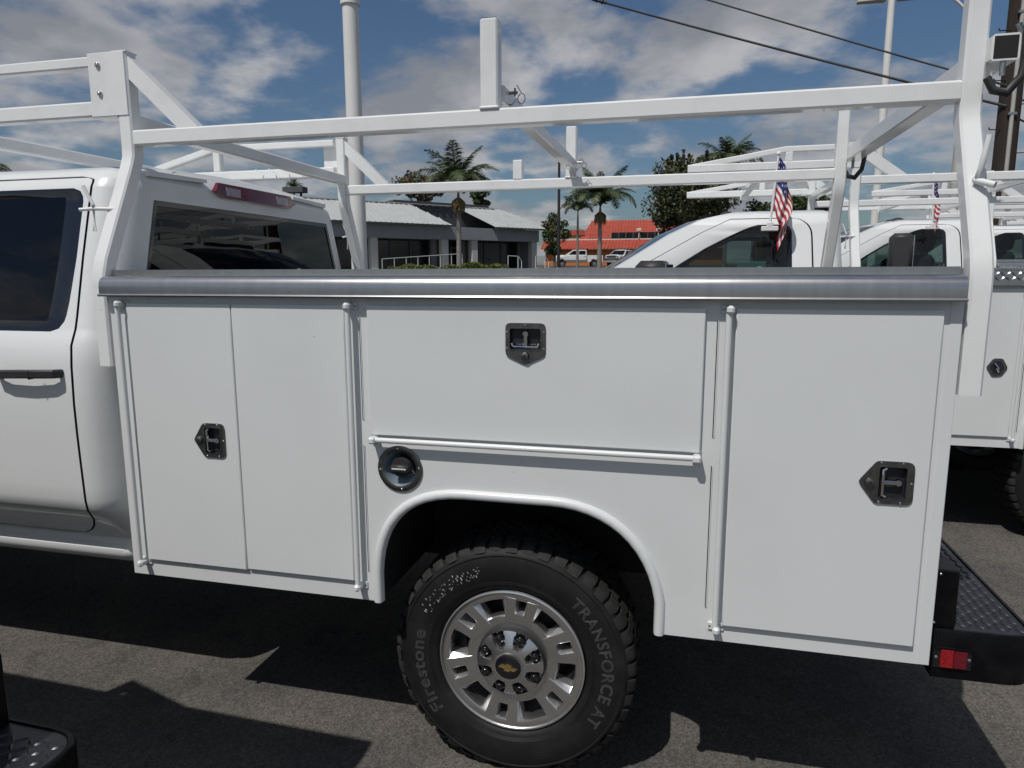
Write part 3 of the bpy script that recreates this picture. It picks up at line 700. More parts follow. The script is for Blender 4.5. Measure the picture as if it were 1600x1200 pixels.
    for y, s in ((y0, -1), (y1, 1)):
        mb = MB(); mb.box(.700, .732, min(y, y+s*.009), max(y, y+s*.009), .598, .650, 'redreflector', b=.002); mb.box(.732, .764, min(y, y+s*.008), max(y, y+s*.008), .598, .650, 'redlens', b=.002); mb.box(.684, .776, min(y, y+s*.003), max(y, y+s*.003), .594, .655, 'blackgloss', b=.001); mb.box(.684, .776, min(y, y+s*.010), max(y, y+s*.010), .651, .657, 'black', b=.001)
        for x in (.691, .770): mb.dome((x, y+s*.003, .624), .005, .003, 'zinc', n=(0, s, 0))
        mb.build('side_marker', bp, ORG)
    mb = MB(); mb.box(BX1-.05, BX1+.05, .5, .58, .58, .66, 'under', b=.003); mb.box(BX1-.05, BX1+.05, 2*YC-.58, 2*YC-.5, .58, .66, 'under', b=.003); mb.build('bumper_bracket', bp, ORG)
def rope_hook(mb, p, n, s=1.0):
    p = Vector(p); n = Vector(n)
    mb.rod([p, p+n*.045*s, p+n*.06*s+Vector((0, 0, .02*s)), p+n*.065*s+Vector((0, 0, .065*s))], .0065*s, 'rackwhite', seg=8, up=(1, 0, 0))
def rack(T, rz=2.105, top=2.386, ext=-3.30, foot=1.335):
    ys = .205
    for s in (1, -1):
        fy = (lambda y: y) if s == 1 else (lambda y: 2*YC-y)
        for x, tp in ((-1.886, top), (.706, top+.02)):
            mb = MB(); path = [(x, fy(.025), foot), (x, fy(.025), 1.60), (x, fy(.028), 1.64), (x, fy(.042), 1.685), (x, fy(.190), 2.005), (x, fy(.203), 2.04), (x, fy(ys), 2.075), (x, fy(ys), tp)]
            mb.tube(path, .052, .052, 'rackwhite', b=.006, up=(1, 0, 0))
            mb.box(x-.028, x+.028, fy(ys)-.028, fy(ys)+.028, tp-.001, tp+.004, 'rackwhite', b=.001)
            pst = mb.build('rack_post', T, ORG, 30)
            mb = MB()
            if x < 0:
                h = Vector((x-.01, fy(.10), 1.86))
                mb.rod([h+Vector((.01, 0, 0)), h+Vector((-.05, -.03*s, .0))], .0065, 'rackwhite', seg=8); mb.rod([h+Vector((-.05, -.03*s, 0)), h+Vector((-.085, -.05*s, -.004))], .006, 'rackwhite', seg=8)
                mb.rod([h+Vector((-.048, -.03*s, -.075)), h+Vector((-.046, -.03*s, .012)), h+Vector((-.075, -.035*s, .075))], .006, 'rackwhite', seg=8)
            else:
                h = Vector((x-.002, fy(.125), 1.872))
                mb.rod([h, h+Vector((-.002, -.040*s, .0)), h+Vector((.0, -.052*s, .02)), h+Vector((.004, -.056*s, .055)), h+Vector((.010, -.058*s, .10))], .0075, 'rackwhite', seg=8, up=(1, 0, 0))
                mb.rod([h+Vector((-.006, -.036*s, -.004)), h+Vector((.030, -.066*s, -.020))], .0085, 'rackwhite', seg=8)
            mb.build('rope_hook', pst, ORG, 50)
        # long side rail, with stake in the middle and sloping braces
        mb = MB(); mb.tube([(-1.858, fy(ys), rz), (.679, fy(ys), rz)], .050, .052, 'rackwhite', b=.006); mb.build('rack_rail', T, ORG, 30)
        mb = MB(); mb.box(-.613, -.559, fy(ys)-.027, fy(ys)+.027, rz+.0265, top, 'rackwhite', b=.005); mb.box(-.617, -.555, fy(ys)-.031, fy(ys)+.031, rz+.024, rz+.032, 'rackwhite', b=.003)
        mb.box(-.609, -.563, fy(ys)-.023, fy(ys)+.023, top-.002, top+.001, 'under', b=.0003); mb.build('rack_stake', T, ORG, 30)
        k = (top-.012-(rz+.026))/.258
        br = [(-1.859, top-.012), (-1.859, top-.088), (-1.859+(top-.088-(rz+.0255))/k, rz+.0255), (-1.601, rz+.0255)]
        mb = MB(); mb.prism(rounded(br, .003, 2), lambda x, z: (x, fy(ys)-.020, z), lambda x, z: (x, fy(ys)+.020, z), 'rackwhite'); mb.build('rack_brace', T, ORG, 30)
        if ext:
            yo = fy(ys-.029)
            mb = MB(); mb.box(-2.014, -1.866, min(yo, yo+.004*s), max(yo, yo+.004*s), rz+.075, top+.002, 'rackwhite', b=.0015); mb.box(-2.012, -1.914, fy(ys)-.027, fy(ys)+.027, rz+.071, rz+.076, 'rackwhite', b=.001)
            pl = mb.build('rack_plate', T, ORG, 30)
            for z in (rz+.15, rz+.242): mb = MB(); mb.dome((-1.972, yo-.001*s, z), .010, .009, 'chrome', n=(0, -s, 0), seg=12); mb.build('bolt', pl, ORG, 50)
            zt, zl = top-.022, rz+.103
            mb = MB(); mb.tube([(-1.93, fy(ys), zt), (ext+.60, fy(ys), zt), (ext+.02, fy(ys), zl+.01)], .040, .036, 'rackwhite', b=.005); mb.build('rack_rail', T, ORG, 30)
            mb = MB(); mb.tube([(-1.93, fy(ys), zl), (ext, fy(ys), zl)], .050, .052, 'rackwhite', b=.006); mb.build('rack_rail', T, ORG, 30)
            mb = MB(); mb.box(ext+.595, ext+.640, fy(ys)-.022, fy(ys)+.022, zl+.024, zt-.016, 'rackwhite', b=.004); mb.build('rack_stake', T, ORG, 30)
    if ext:
        mb = MB(); mb.tube([((ext+.47), ys+.02, rz+.085), ((ext+.47), 2*YC-ys-.02, rz+.085)], .050, .050, 'rackwhite', b=.005)
        for y in (ys+.03, 2*YC-ys-.03): mb.box(ext+.44, ext+.50, y-.003, y+.003, rz+.05, rz+.12, 'rackwhite', b=.001); mb.dome((ext+.50, y, rz+.1), .006, .006, 'zinc', n=(1, 0, 0))
        mb.build('rack_crossbar', T, ORG, 30)
        for k in range(4): mb = MB(); x = ext+.88+.085*k; y = 2*YC-ys-.028; mb.prism([(0, 0), (.045, 0), (.045, .02), (0, .055)], lambda u, v, x=x: (x+u, y, rz+.08+v), lambda u, v, x=x: (x+u, y-.004, rz+.08+v), 'rackwhite'); mb.build('rack_hanger', T, ORG)
    if ext < -3: mb = MB(); mb.box(-.895, -.845, 2*YC-ys-.025, 2*YC-ys+.025, rz+.0255, rz+.125, 'rackwhite', b=.004); mb.build('rack_stake', T, ORG, 30)
    for x, z, y0, y1, w in ((-1.886, rz+.058, ys, 2*YC-ys, .050), (-.572, rz+.078, ys+.025, 2*YC-ys-.025, .048), (.764, rz+.093, ys-.045, 2*YC-ys+.045, .064)):
        mb = MB(); mb.tube([(x, y0, z), (x, y1, z)], w, w, 'rackwhite', b=.005)
        if x > 0:
            for y, s in ((y0, -1), (y1, 1)): mb.box(x-w/2+.005, x+w/2-.005, y-.001, y+.001, z-w/2+.005, z+w/2-.005, 'under', b=.0004)
        cb = mb.build('rack_crossbar', T, ORG, 30)
        if -1 < x < 0:
            for y, s in ((y0+.05, 1), (y1-.06, -1)):
                mb = MB(); mb.rod([(x-.01, y, z+.012), (x+.05, y, z+.012)], .005, 'latchsteel', seg=8); mb.rod([(x+.042, y, z+.002), (x+.042, y, z+.026)], .003, 'latchsteel', seg=6)
                lp = [Vector((x+.048, y, z+.035))]+[Vector((x+.062+.012*math.cos(a), y+.004, z-.005+.016*math.sin(a))) for a in [R(90-40*k) for k in range(10)]]+[Vector((x+.03, y+.01, z-.02)), Vector((x+.0, y-.02, z-.024))]
                mb.rod(lp, .0014, 'latchsteel', seg=5, up=(1, 0, 0)); mb.build('lock_pin', cb, ORG)
        if x > 0:
            for y in (y0+.02, y1-.02):
                mb = MB(); mb.rod([(x+.022, y, z-.02), (x+.034, y-.012, z+.03), (x+.026, y-.012, z+.055)], .008, 'zinc', seg=8)
                mb.rod([(x+.040, y-.028, z+.034), (x+.046, y-.030, z-.01), (x+.036, y-.030, z-.075), (x+.008, y-.028, z-.112), (x-.022, y-.026, z-.104), (x-.038, y-.024, z-.072)], .010, 'plastic', seg=10, up=(0, 1, 0))
                mb.rod([(x, y-.01, z-.03), (x, y-.01, z-.065)], .007, 'zinc', seg=8); mb.build('tie_strap', cb, ORG, 50)
# ------------------------------------------------------------------ wheels (centred; outer face towards -Y)
TR, TW = .405, .255
def text_verts(txt, size=1.0, bold=0.0):
    cu = bpy.data.curves.new('t', 'FONT'); cu.body = txt; cu.size = size; cu.offset = bold; cu.resolution_u = 3; cu.space_character = 1.1
    ob = bpy.data.objects.new('t', cu); col.objects.link(ob)
    dg = bpy.context.evaluated_depsgraph_get(); me = ob.evaluated_get(dg).to_mesh()
    vs = [tuple(v.co) for v in me.vertices]; fs = [list(p.vertices) for p in me.polygons]
    ob.evaluated_get(dg).to_mesh_clear(); bpy.data.objects.remove(ob); bpy.data.curves.remove(cu)
    return vs, fs
SW = [(.246, .018), (.252, .008), (.262, .002), (.285, -.006), (.315, -.010), (.345, -.009), (.362, -.004), (.366, -.006), (.370, -.005), (.380, .004), (.390, .014)]   # outer sidewall: r, y
def sw_y(r):
    return lerp_tab(SW, r)
def make_wheel(name='wheel', full=True):
    mb = MB()
    mb.lathe([(.238, .004), (.243, .006), (.243, .012), (.236, .022), (.226, .03), (.218, .08), (.214, .20), (.24, .225)], 'alloypaint', 72, 'Y')
    mb.lathe([(0, .10), (.17, .10), (.19, .13), (.19, .17)], 'drum', 40, 'Y')
    w = mb.build(name, None, (0, 0, 0), 40)
    # tyre: carcass + blocks
    mb = MB()
    prof = SW+[(.393, .03), (.393, TW-.03)]+[(r, TW-y) for r, y in SW[::-1]]
    mb.lathe(prof[:len(SW)], 'rubber', 120, 'Y'); mb.lathe(prof[len(SW)-1:len(SW)+2], 'tread', 120, 'Y'); mb.lathe(prof[len(SW)+1:], 'rubber', 60, 'Y')
    rnd = random.Random(3); NP = 46
    def blk(a0, a1, y0, y1, r0, r1, sk=0.0, m='tread'):
        vs = []
        for r, g in ((r0, 0), (r1, .12)):
            for a, y in ((a0, y0), (a1, y0), (a1, y1), (a0, y1)):
                am = (a0+a1)/2; ym = (y0+y1)/2; aa = a+(am-a)*g*.5; yy = y+(ym-y)*g*.3; aa += sk*(yy-y0)
                vs.append((r*math.cos(aa), yy, r*math.sin(aa)))
        mb.add(vs, [[4, 5, 6, 7], [0, 1, 5, 4], [1, 2, 6, 5], [2, 3, 7, 6], [3, 0, 4, 7]], m)
    for i in range(NP):
        a = 2*math.pi*i/NP; p = 2*math.pi/NP; j = rnd.uniform(-.03, .03)*p
        for side in (0, 1):
            f = (lambda y: y) if side == 0 else (lambda y: TW-y)
            o = 0 if side == 0 else p*.5
            # shoulder block that comes over the edge, two lengths in turn
            l = .002 if i % 2 else .008
            vs = []; a0, a1 = a+o+.06*p+j, a+o+.80*p+j
            pr = [(.379+.0, l-.004), (.398, .012), (.4045, .024), (.405, .062), (.392, .064)]
            for aa, g in ((a0, 0), ((a0*.65+a1*.35), 1), (a1, 0)):
                for r, y in pr: vs.append((r*math.cos(aa), f(y-(.003 if g and y < .03 else 0)), r*math.sin(aa)))
            k = len(pr); fs = []
            for q in (0, 1):
                for t in range(k-1): fs.append([q*k+t, q*k+t+1, (q+1)*k+t+1, (q+1)*k+t])
            fs += [list(range(k)), [2*k+t for t in range(k)]]
            mb.add(vs, fs, 'tread')
            blk(a+o+.30*p, a+o+.98*p, f(.068), f(.098), .392, .4052, sk=.6*(1 if side else -1))
        blk(a+.12*p, a+.86*p, .104, .124, .392, .405, sk=1.2); blk(a+.5*p, a+1.2*p, .130, .150, .392, .405, sk=-1.2)
    # small sidewall ribs
    for k in range(4): mb.lathe([(.268+.003*k, sw_y(.268+.003*k)-.0003), (.2692+.003*k, sw_y(.2692+.003*k)-.0012), (.2704+.003*k, sw_y(.2704+.003*k)-.0003)], 'rubber', 96, 'Y')
    ty = mb.build('tyre', w, (0, 0, 0), 40)
    # flatten where it stands on the ground
    for v in ty.data.vertices:
        if v.co.z < -.391: v.co.z = -.391
    if full:
        def arc_text(txt, r0, h, ang_mid, m, name, bold=.0, squash=1.0):
            vs, fs = text_verts(txt, 1.0, bold); xs = [v[0] for v in vs]; wd = max(xs)-min(xs); x0 = min(xs); sc = h/.72
            rm = r0+h/2; out = []
            for x, y, z in vs:
                a = ang_mid+(wd/2-(x-x0))*sc*squash/rm; r = r0+y*sc
                out.append((r*math.cos(a), sw_y(r)-.0014, r*math.sin(a)))
            b = MB(); b.add(out, fs, m); n = len(vs)
            o = b.build(name, w, (0, 0, 0), 0, recalc=False)
            return o
        # the camera looks along +Y: angle 0 is +X (to the right), 90 degrees up
        arc_text('TRANSFORCE AT', .300, .038, R(8), 'letter', 'sidewall_lettering', .028, 1.05)
        arc_text('Firestone', .296, .042, R(192), 'letter', 'sidewall_lettering', .028, 1.25)
        b = MB(); rr = random.Random(11)
        for k in range(34):
            a = R(152-1.35*k); 
            for q in range(2 if k % 5 else 1):
                r = .300+rr.uniform(0, .036); da = R(rr.uniform(.35, .8)); dr = rr.uniform(.003, .010)
                if rr.random() < .4: da, dr = da*1.8, .0022
                b.add([(x*math.cos(t), sw_y(x)-.0016, x*math.sin(t)) for x, t in ((r, a), (r, a+da), (r+dr, a+da), (r+dr, a))], [[0, 1, 2, 3]], 'chalk')
        b.build('chalk_mark', w, (0, 0, 0), 0, recalc=False)
    # rim face: solid hub ring, six twin spokes with a slot between, outer ring
    def smooth(a, b, x): t = min(1, max(0, (x-a)/(b-a))); return t*t*(3-2*t)
    mb = MB()
    mb.lathe([(.104, .024), (.108, .0150), (.112, .0125), (.136, .0105), (.149, .0098), (.153, .016), (.156, .040)], 'alloy', 96, 'Y')
    mb.lathe([(.207, .050), (.2095, .014), (.2125, .0030), (.216, .0012), (.232, .0), (.238, .001), (.2425, .004), (.2435, .012)], 'alloy', 120, 'Y')
    fork = [(-.043, .128), (-.046, .150), (-.0515, .190), (-.0565, .2155), (-.0190, .2155), (-.0180, .174), (-.0165, .166), (-.0110, .161), (.0110, .161), (.0165, .166), (.0180, .174), (.0190, .2155), (.0565, .2155), (.0515, .190), (.046, .150), (.043, .128)]
    n = len(fork)
    for k in range(6):
        a = R(20.5+60*k); ca, sa = math.cos(a), math.sin(a)
        P = lambda l, r, y: (r*ca-l*sa, y, r*sa+l*ca)
        fy = lambda r: .0100-.0085*(r-.128)/.0875
        def off(l, r, d):
            s = 1 if l > 0 else -1; inner = abs(l) < .030
            if inner: return (l-s*d*.35 if r > .162 else l*.8, r+(d*.3 if r < .17 else 0))
            return (l+s*d*(.35+1.0*smooth(.15, .2155, r)), r)
        L0 = [P(l, r, fy(r)) for l, r in fork]; 
        e = [(l-(1 if l > 0 else -1)*.0016*(1 if abs(l) > .03 else -1), r) for l, r in fork]
        L00 = [P(l, r, fy(r)-.0012) for l, r in e]
        L1 = [P(*off(l, r, .0135), fy(r)+.015) for l, r in fork]; L2 = [P(*off(l, r, .0150), fy(r)+.050) for l, r in fork]
        mb.add(L00, [list(range(n))], 'alloy')
        mb.add(L00+L0, [[i, (i+1) % n, n+(i+1) % n, n+i] for i in range(n)], 'alloy')
        mb.add(L0+L1+L2, [[t*n+i, t*n+(i+1) % n, (t+1)*n+(i+1) % n, (t+1)*n+i] for t in (0, 1) for i in range(n)], 'alloypaint')
    mb.build('rim', w, (0, 0, 0), 25).location = (0, .010, 0)
    if full:
        # domed centre cover with eight scallops for the nuts
        mb = MB(); NA2 = 160; rs2 = [.036, .040, .044, .050, .056, .062, .068, .073, .078, .083, .087, .090, .0925]; vs = []
        for i in range(NA2):
            a = 2*math.pi*i/NA2
            k = (a-R(22.5)) % (math.pi/4); k = min(k, math.pi/4-k)
            for r in rs2:
                lat = r*math.sin(k); rad = r*math.cos(k); y = -.030+.020*((r-.036)/.056)**1.6
                dd = math.hypot(lat*1.0, (rad-.076)*.62 if rad < .076 else (rad-.076)*.2)
                y += .030*(1-smooth(.0125, .0165, dd)); vs.append((r*math.cos(a), y, r*math.sin(a)))
        n2 = len(rs2); mb.add(vs, [[i*n2+j, i*n2+j+1, ((i+1) % NA2)*n2+j+1, ((i+1) % NA2)*n2+j] for i in range(NA2) for j in range(n2-1)], 'alloy')
        mb.lathe([(.0925, -.010), (.0945, -.004), (.0945, .02)], 'drum', 64, 'Y')
        hc = mb.build('hub_cover', w, (0, 0, 0), 40); hc.location = (0, .010, 0); hc.scale = (1.2, 1.15, 1.2)
        for k in range(8):
            a = R(22.5+45*k); mb = MB(); c = (.074*math.cos(a), 0, .074*math.sin(a))
            mb.lathe([(0, -.022), (.007, -.022), (.0105, -.018), (.0115, -.012), (.0115, .014)], 'blackgloss', 12, 'Y', c); ln = mb.build('lug_nut', w, (0, 0, 0), 40); ln.scale = (1.2, 1.1, 1.2); ln.location = (0, .008, 0)
        mb = MB(); mb.lathe([(0, -.034), (.030, -.034), (.034, -.032), (.0365, -.028)], 'blackgloss', 48, 'Y'); mb.lathe([(.0355, -.0325), (.038, -.033), (.040, -.029)], 'alloy', 48, 'Y')
        ec = mb.build('centre_cap', w, (0, 0, 0), 40); ec.scale = (1.2, 1.15, 1.2); ec.location = (0, .009, 0)
        mb = MB(); sk = .0035
        bt = [(-.026, -.0055), (-.026+sk*2, .0060), (-.0075, .0060), (-.0060, .0115), (.0090, .0115), (.0075, .0060), (.027, .0060), (.026-sk*2, -.0055), (.0075, -.0055), (.0060, -.0115), (-.0090, -.0115), (-.0075, -.0055)]
        rot = R(-14); rt = [(x*math.cos(rot)-y*math.sin(rot), x*math.sin(rot)+y*math.cos(rot)) for x, y in [(u*.88, v*.82) for u, v in bt]]
        mb.prism(rt, lambda x, z: (x, -.0335, z), lambda x, z: (x, -.0358, z), 'gold'); mb.sweep([(x, -.0356, z) for x, z in rt], [(-.0006, -.0006), (.0006, -.0006), (.0006, .0006), (-.0006, .0006)], 'chrome', up=(0, -1, 0), closed=True)
        em = mb.build('emblem', w, (0, 0, 0), 0); em.scale = (1.3, 1.15, 1.3); em.location = (0, .0088, 0)
    return w
# ------------------------------------------------------------------ the ground
def gz(y): return 0.0 if y < 3.0 else min((y-3.0)*.031, 2.85)
mat('asphalt', (.098, .096, .092), .88)
def asphalt():
    t = MATS['asphalt'].node_tree; L = t.links.new; b = t.nodes['Principled BSDF']; b.inputs['Specular IOR Level'].default_value = .25
    tc = [n for n in t.nodes if n.type == 'TEX_COORD'][0]
    def noise(sc, de, ro=.6):
        n = N(t, 'ShaderNodeTexNoise'); n.inputs['Scale'].default_value = sc; n.inputs['Detail'].default_value = de; n.inputs['Roughness'].default_value = ro; L(tc.outputs['Object'], n.inputs['Vector']); return n
    def rampn(src, lo, hi, a, c):
        r = N(t, 'ShaderNodeValToRGB'); r.color_ramp.elements[0].position = lo; r.color_ramp.elements[1].position = hi; r.color_ramp.elements[0].color = (*a, 1); r.color_ramp.elements[1].color = (*c, 1); L(src, r.inputs[0]); return r
    big = rampn(noise(1.7, 5).outputs['Fac'], .35, .68, (.078, .077, .076), (.128, .118, .104))
    blot = rampn(noise(5.5, 3).outputs['Fac'], .56, .70, (1, 1, 1), (.74, .76, .78))
    m1 = N(t, 'ShaderNodeMix', data_type='RGBA', blend_type='MULTIPLY'); m1.inputs[0].default_value = 1; L(big.outputs[0], m1.inputs[6]); L(blot.outputs[0], m1.inputs[7])
    vor = N(t, 'ShaderNodeTexVoronoi'); vor.inputs['Scale'].default_value = 140; L(tc.outputs['Object'], vor.inputs['Vector'])
    sp = rampn(vor.outputs['Color'], .25, .95, (.62, .62, .62), (1.55, 1.5, 1.42))
    m2 = N(t, 'ShaderNodeMix', data_type='RGBA', blend_type='MULTIPLY'); m2.inputs[0].default_value = .8; L(m1.outputs[2], m2.inputs[6]); L(sp.outputs[0], m2.inputs[7])
    L(m2.outputs[2], b.inputs['Base Color'])
    bp = N(t, 'ShaderNodeBump'); bp.inputs['Strength'].default_value = .55; bp.inputs['Distance'].default_value = .004; L(vor.outputs['Distance'], bp.inputs['Height'])
    b2 = N(t, 'ShaderNodeBump'); b2.inputs['Strength'].default_value = .3; b2.inputs['Distance'].default_value = .01; L(noise(40, 5).outputs['Fac'], b2.inputs['Height']); L(bp.outputs[0], b2.inputs['Normal']); L(b2.outputs[0], b.inputs['Normal'])
asphalt()
mb = MB(); ysr = [-400, -30, 3, 20, 50, 94.9, 1500]; xsr = [-1500, -60, 60, 1500]
mb.add([(x, y, gz(y)) for y in ysr for x in xsr], [[j*4+i, j*4+i+1, (j+1)*4+i+1, (j+1)*4+i] for j in range(len(ysr)-1) for i in range(3)], 'asphalt')
tag(mb.build('ground', None, (0, 0, 0), 0), kind='structure')

# ------------------------------------------------------------------ trucks
T1 = tag(empty('utility_truck', ORG), 'white crew cab utility truck with stainless rail cap and polished alloy wheel, parked in front', 'truck', 'white utility trucks parked side by side')
parts1 = cab(CREW, T1)
service_body(T1)
body_children = [c for c in T1.children if c.name.split('.')[0] in ('body_side', 'rail_cap', 'compartment_door', 'fuel_filler', 'cargo_floor', 'tailgate', 'bulkhead', 'frame', 'step_bumper')]
cab_children = [c for c in T1.children if c not in body_children]
# third brake lamp on the cab's rear roof edge
mb = MB(); xa = -1.936
pl = [(.735, 1.962), (1.245, 1.962), (1.30, 1.985), (1.27, 2.022), (.71, 2.022), (.68, 1.985)]
mb.prism(pl, lambda y, z: (xa+.004, y, z), lambda y, z: (xa-.0+.026-.25*max(0, z-1.985), y, z), 'redlens')
for y in (.80, 1.18): mb.prism([(y-.055, 1.972), (y+.045, 1.972), (y+.055, 2.008), (y-.045, 2.008)], lambda a, z: (xa+.02, a, z), lambda a, z: (xa+.028-.25*max(0, z-1.985), a, z), 'clearlens')
mb.build('brake_light', T1, ORG, 30)
for s in (1, -1):
    mb = MB(); f = (lambda y: y) if s == 1 else (lambda y: 2*YC-y)
    mb.prism([(f(.33), 2.0), (f(.66), 2.014), (f(.66), 2.028), (f(.33), 2.02)], lambda y, z: (xa-.08, y, z), lambda y, z: (xa+.0, y, z), 'paint'); mb.build('roof_spoiler', T1, ORG, 30)
wh = make_wheel(); WY = .094
def put_wheel(T, src, x, right=False):
    w = copy_tree(src, T); w.location = (x-ORG.x, (WY if not right else 2*YC-WY)-ORG.y, .391); w.rotation_euler = (0, 0, math.pi if right else 0)
    return w
wh.parent = T1; wh.location = (-.505-ORG.x, WY-ORG.y, .391)
for x, r in ((-.505, True), (-4.88, False), (-4.88, True)):
    w = put_wheel(T1, wh, x, r); w.rotation_euler.y = R(37)*(1 if not r else -1)*(0 if x > -1 else 1)
rack(T1)
whs = make_wheel('wheel', False)
def other_truck(label, d, rz, cabc, with_rack, wheels, zg=0.0):
    T = tag(empty('utility_truck', ORG+Vector((d[0], d[1], zg)), rz), label, 'truck', 'white utility trucks parked side by side')
    for c in body_children: copy_tree(c, T)
    for x in wheels:
        for r in (False, True): put_wheel(T, whs, x, r)
    return T
# the neighbour behind the viewer: no rack, its bumper corner stands in the picture
TN = other_truck('white utility truck with black step bumper, parked alongside with its bumper corner in view', (-2.115, -2.80), R(-1.4), None, False, (-.505, -4.88))
for c in cab_children: copy_tree(c, TN)
mb = MB(); mb.tube([(-.50, 1.90, 1.655), (-.50, 1.90, 1.88), (-.12, 1.90, 1.72), (-.12, 1.90, 1.655)], .05, .05, 'rackwhite', b=.005, up=(0, 1, 0)); mb.build('shadow_bar', TN, ORG, 30)  # made-up bar out of view, added to cast a bump in the ground shadow
# second truck: regular cab, treadplate rail cap
T2 = other_truck('white regular cab truck with flag on its window and bright treadplate along its body', (2.90, 2.70), 0, None, True, (-.505, -4.13))
parts2 = cab(REG, T2)
cab2 = [c for c in T2.children if c.name.split('.')[0] in ('cab_shell', 'rear_window', 'windshield', 'door', 'hood', 'grille', 'headlight', 'front_bumper', 'cab_interior', 'seat', 'steering_wheel')]
rack(T2, rz=2.205, top=2.43, ext=-2.90)
rk2 = [c for c in T2.children if c.name.startswith('rack_')]
for s in (1, -1):
    f = (lambda y: y) if s == 1 else (lambda y: 2*YC-y)
    mb = MB(); mb.box(BX0-.02, BX1, min(f(-.040), f(-.030)), max(f(-.040), f(-.030)), 1.566, 1.652, 'alumplate', b=.003); mb.box(BX0-.02, BX1, min(f(-.040), f(.30)), max(f(-.040), f(.30)), 1.650, 1.662, 'alumplate', b=.003)
    lugs(mb, BX0-.01, BX1-.01, 1.568, 1.652, .028, lambda u, v, h: (u, f(-.040-h), v), 'alumplate', L=.036, wd=.011, hgt=.004)
    lugs(mb, BX0-.01, BX1-.01, -.035, .10, .028, lambda u, v, h: (u, f(v), 1.662+h), 'alumplate', L=.036, wd=.011, hgt=.004)
    tag(mb.build('treadplate_cap', T2, ORG, 25), kind='stuff')
# round paddle latch on its front door
mb = MB(); c = (1.808-2.90, -.0135, 1.085)
pl = rounded([(-.055, .0), (-.02, .055), (.03, .055), (.06, .0), (.03, -.05), (-.02, -.055)], .022, 4)
mb.prism(pl, lambda x, z: (c[0]+x, c[1], c[2]+z), lambda x, z: (c[0]+x*.97, c[1]-.005, c[2]+z*.97), 'latchsteel'); mb.prism([(x*.66, z*.7) for x, z in pl], lambda x, z: (c[0]+x, c[1]-.005, c[2]+z), lambda x, z: (c[0]+x, c[1]-.0056, c[2]+z), 'darkpan')
mb.rod([(c[0]-.01, c[1]-.006, c[2]+.025), (c[0], c[1]-.016, c[2]), (c[0]+.012, c[1]-.006, c[2]-.025)], .008, 'chrome', seg=8)
mb.build('latch', T2, ORG, 30)
def mirror_part(T, x, y, z0, z1, w, d=.10):
    for s in (1, -1):
        f = (lambda t: t) if s == 1 else (lambda t: 2*YC-t)
        mb = MB(); M = Matrix.Translation((x, f(y), 0)) @ Matrix.Rotation(R(-12*s), 4, 'Z')
        mb.box(-d, d*.6, -w/2, w/2, z0, z1, 'plastic', b=.035, M=M); mb.box(d*.6-.004, d*.6+.004, -w*.42, w*.42, z0+.02, z1-.02, 'chrome', b=.003, M=M)
        mb.tube([(x-.05, f(y), z0+.06), (x-.06, f(.03), z0+.04)], .05, .06, 'plastic', b=.01); mb.build('side_mirror', T, ORG, 40)
mirror_part(T2, -3.06, -.20, 1.44, 1.716, .22, .12)
for T, c0 in ((T1, -3.85), (TN, -3.85)): mirror_part(T, c0, -.17, 1.42, 1.72, .22)
for y in (.62, .99, 1.36): mb = MB(); mb.lathe([(.05, 0), (.045, .02), (.02, .034), (0, .036)], 'plastic', 14, 'Z', (-2.62, y, 2.035)); mb.build('roof_light', T2, ORG, 40)
mb = MB(); mb.box(-2.80, -2.70, .70, 1.28, 2.0, 2.055, 'black', b=.02); mb.build('sensor_pod', T2, ORG, 40)
mb = MB(); M = Matrix.Translation((-2.47, .25, 1.665)) @ Matrix.Rotation(R(18), 4, 'X'); mb.box(-.09, .09, -.003, .003, -.04, .05, 'mint', b=.001, M=M); mb.build('paper', T2, ORG)
mb = MB(); mb.box(-2.42, -2.37, .58, .62, 1.5, 1.86, 'tan', b=.01); mb.build('belt_cover', T2, ORG)
T3 = other_truck('white regular cab truck with tall black mirror, between the treadplate truck and last one', (4.60, 5.28), 0, None, True, (-.505, -4.13), gz(6.2))
for c in cab2: copy_tree(c, T3)
for c in rk2:
    k = copy_tree(c, T3); k.location.z -= .03
mirror_part(T3, -2.70, -.24, 1.50, 1.885, .24, .12)
for y in (.55, .80, 1.18, 1.43): mb = MB(); mb.lathe([(.06, 0), (.05, .018), (.02, .030), (0, .032)], 'plastic', 14, 'Z', (-2.56, y, 2.048)); mb.build('roof_light', T3, ORG, 40)
T4 = other_truck('white regular cab utility truck farthest back in the row of parked trucks', (6.35, 8.0), 0, None, True, (-.505, -4.13), gz(9.0))
for c in cab2: copy_tree(c, T4)
for c in rk2:
    k = copy_tree(c, T4); k.location.z -= .05
bpy.data.objects.remove(whs) if not whs.children else None
for o in list(whs.children) if whs.name in bpy.data.objects else []: bpy.data.objects.remove(o)
if whs.name in bpy.data.objects: bpy.data.objects.remove(whs)
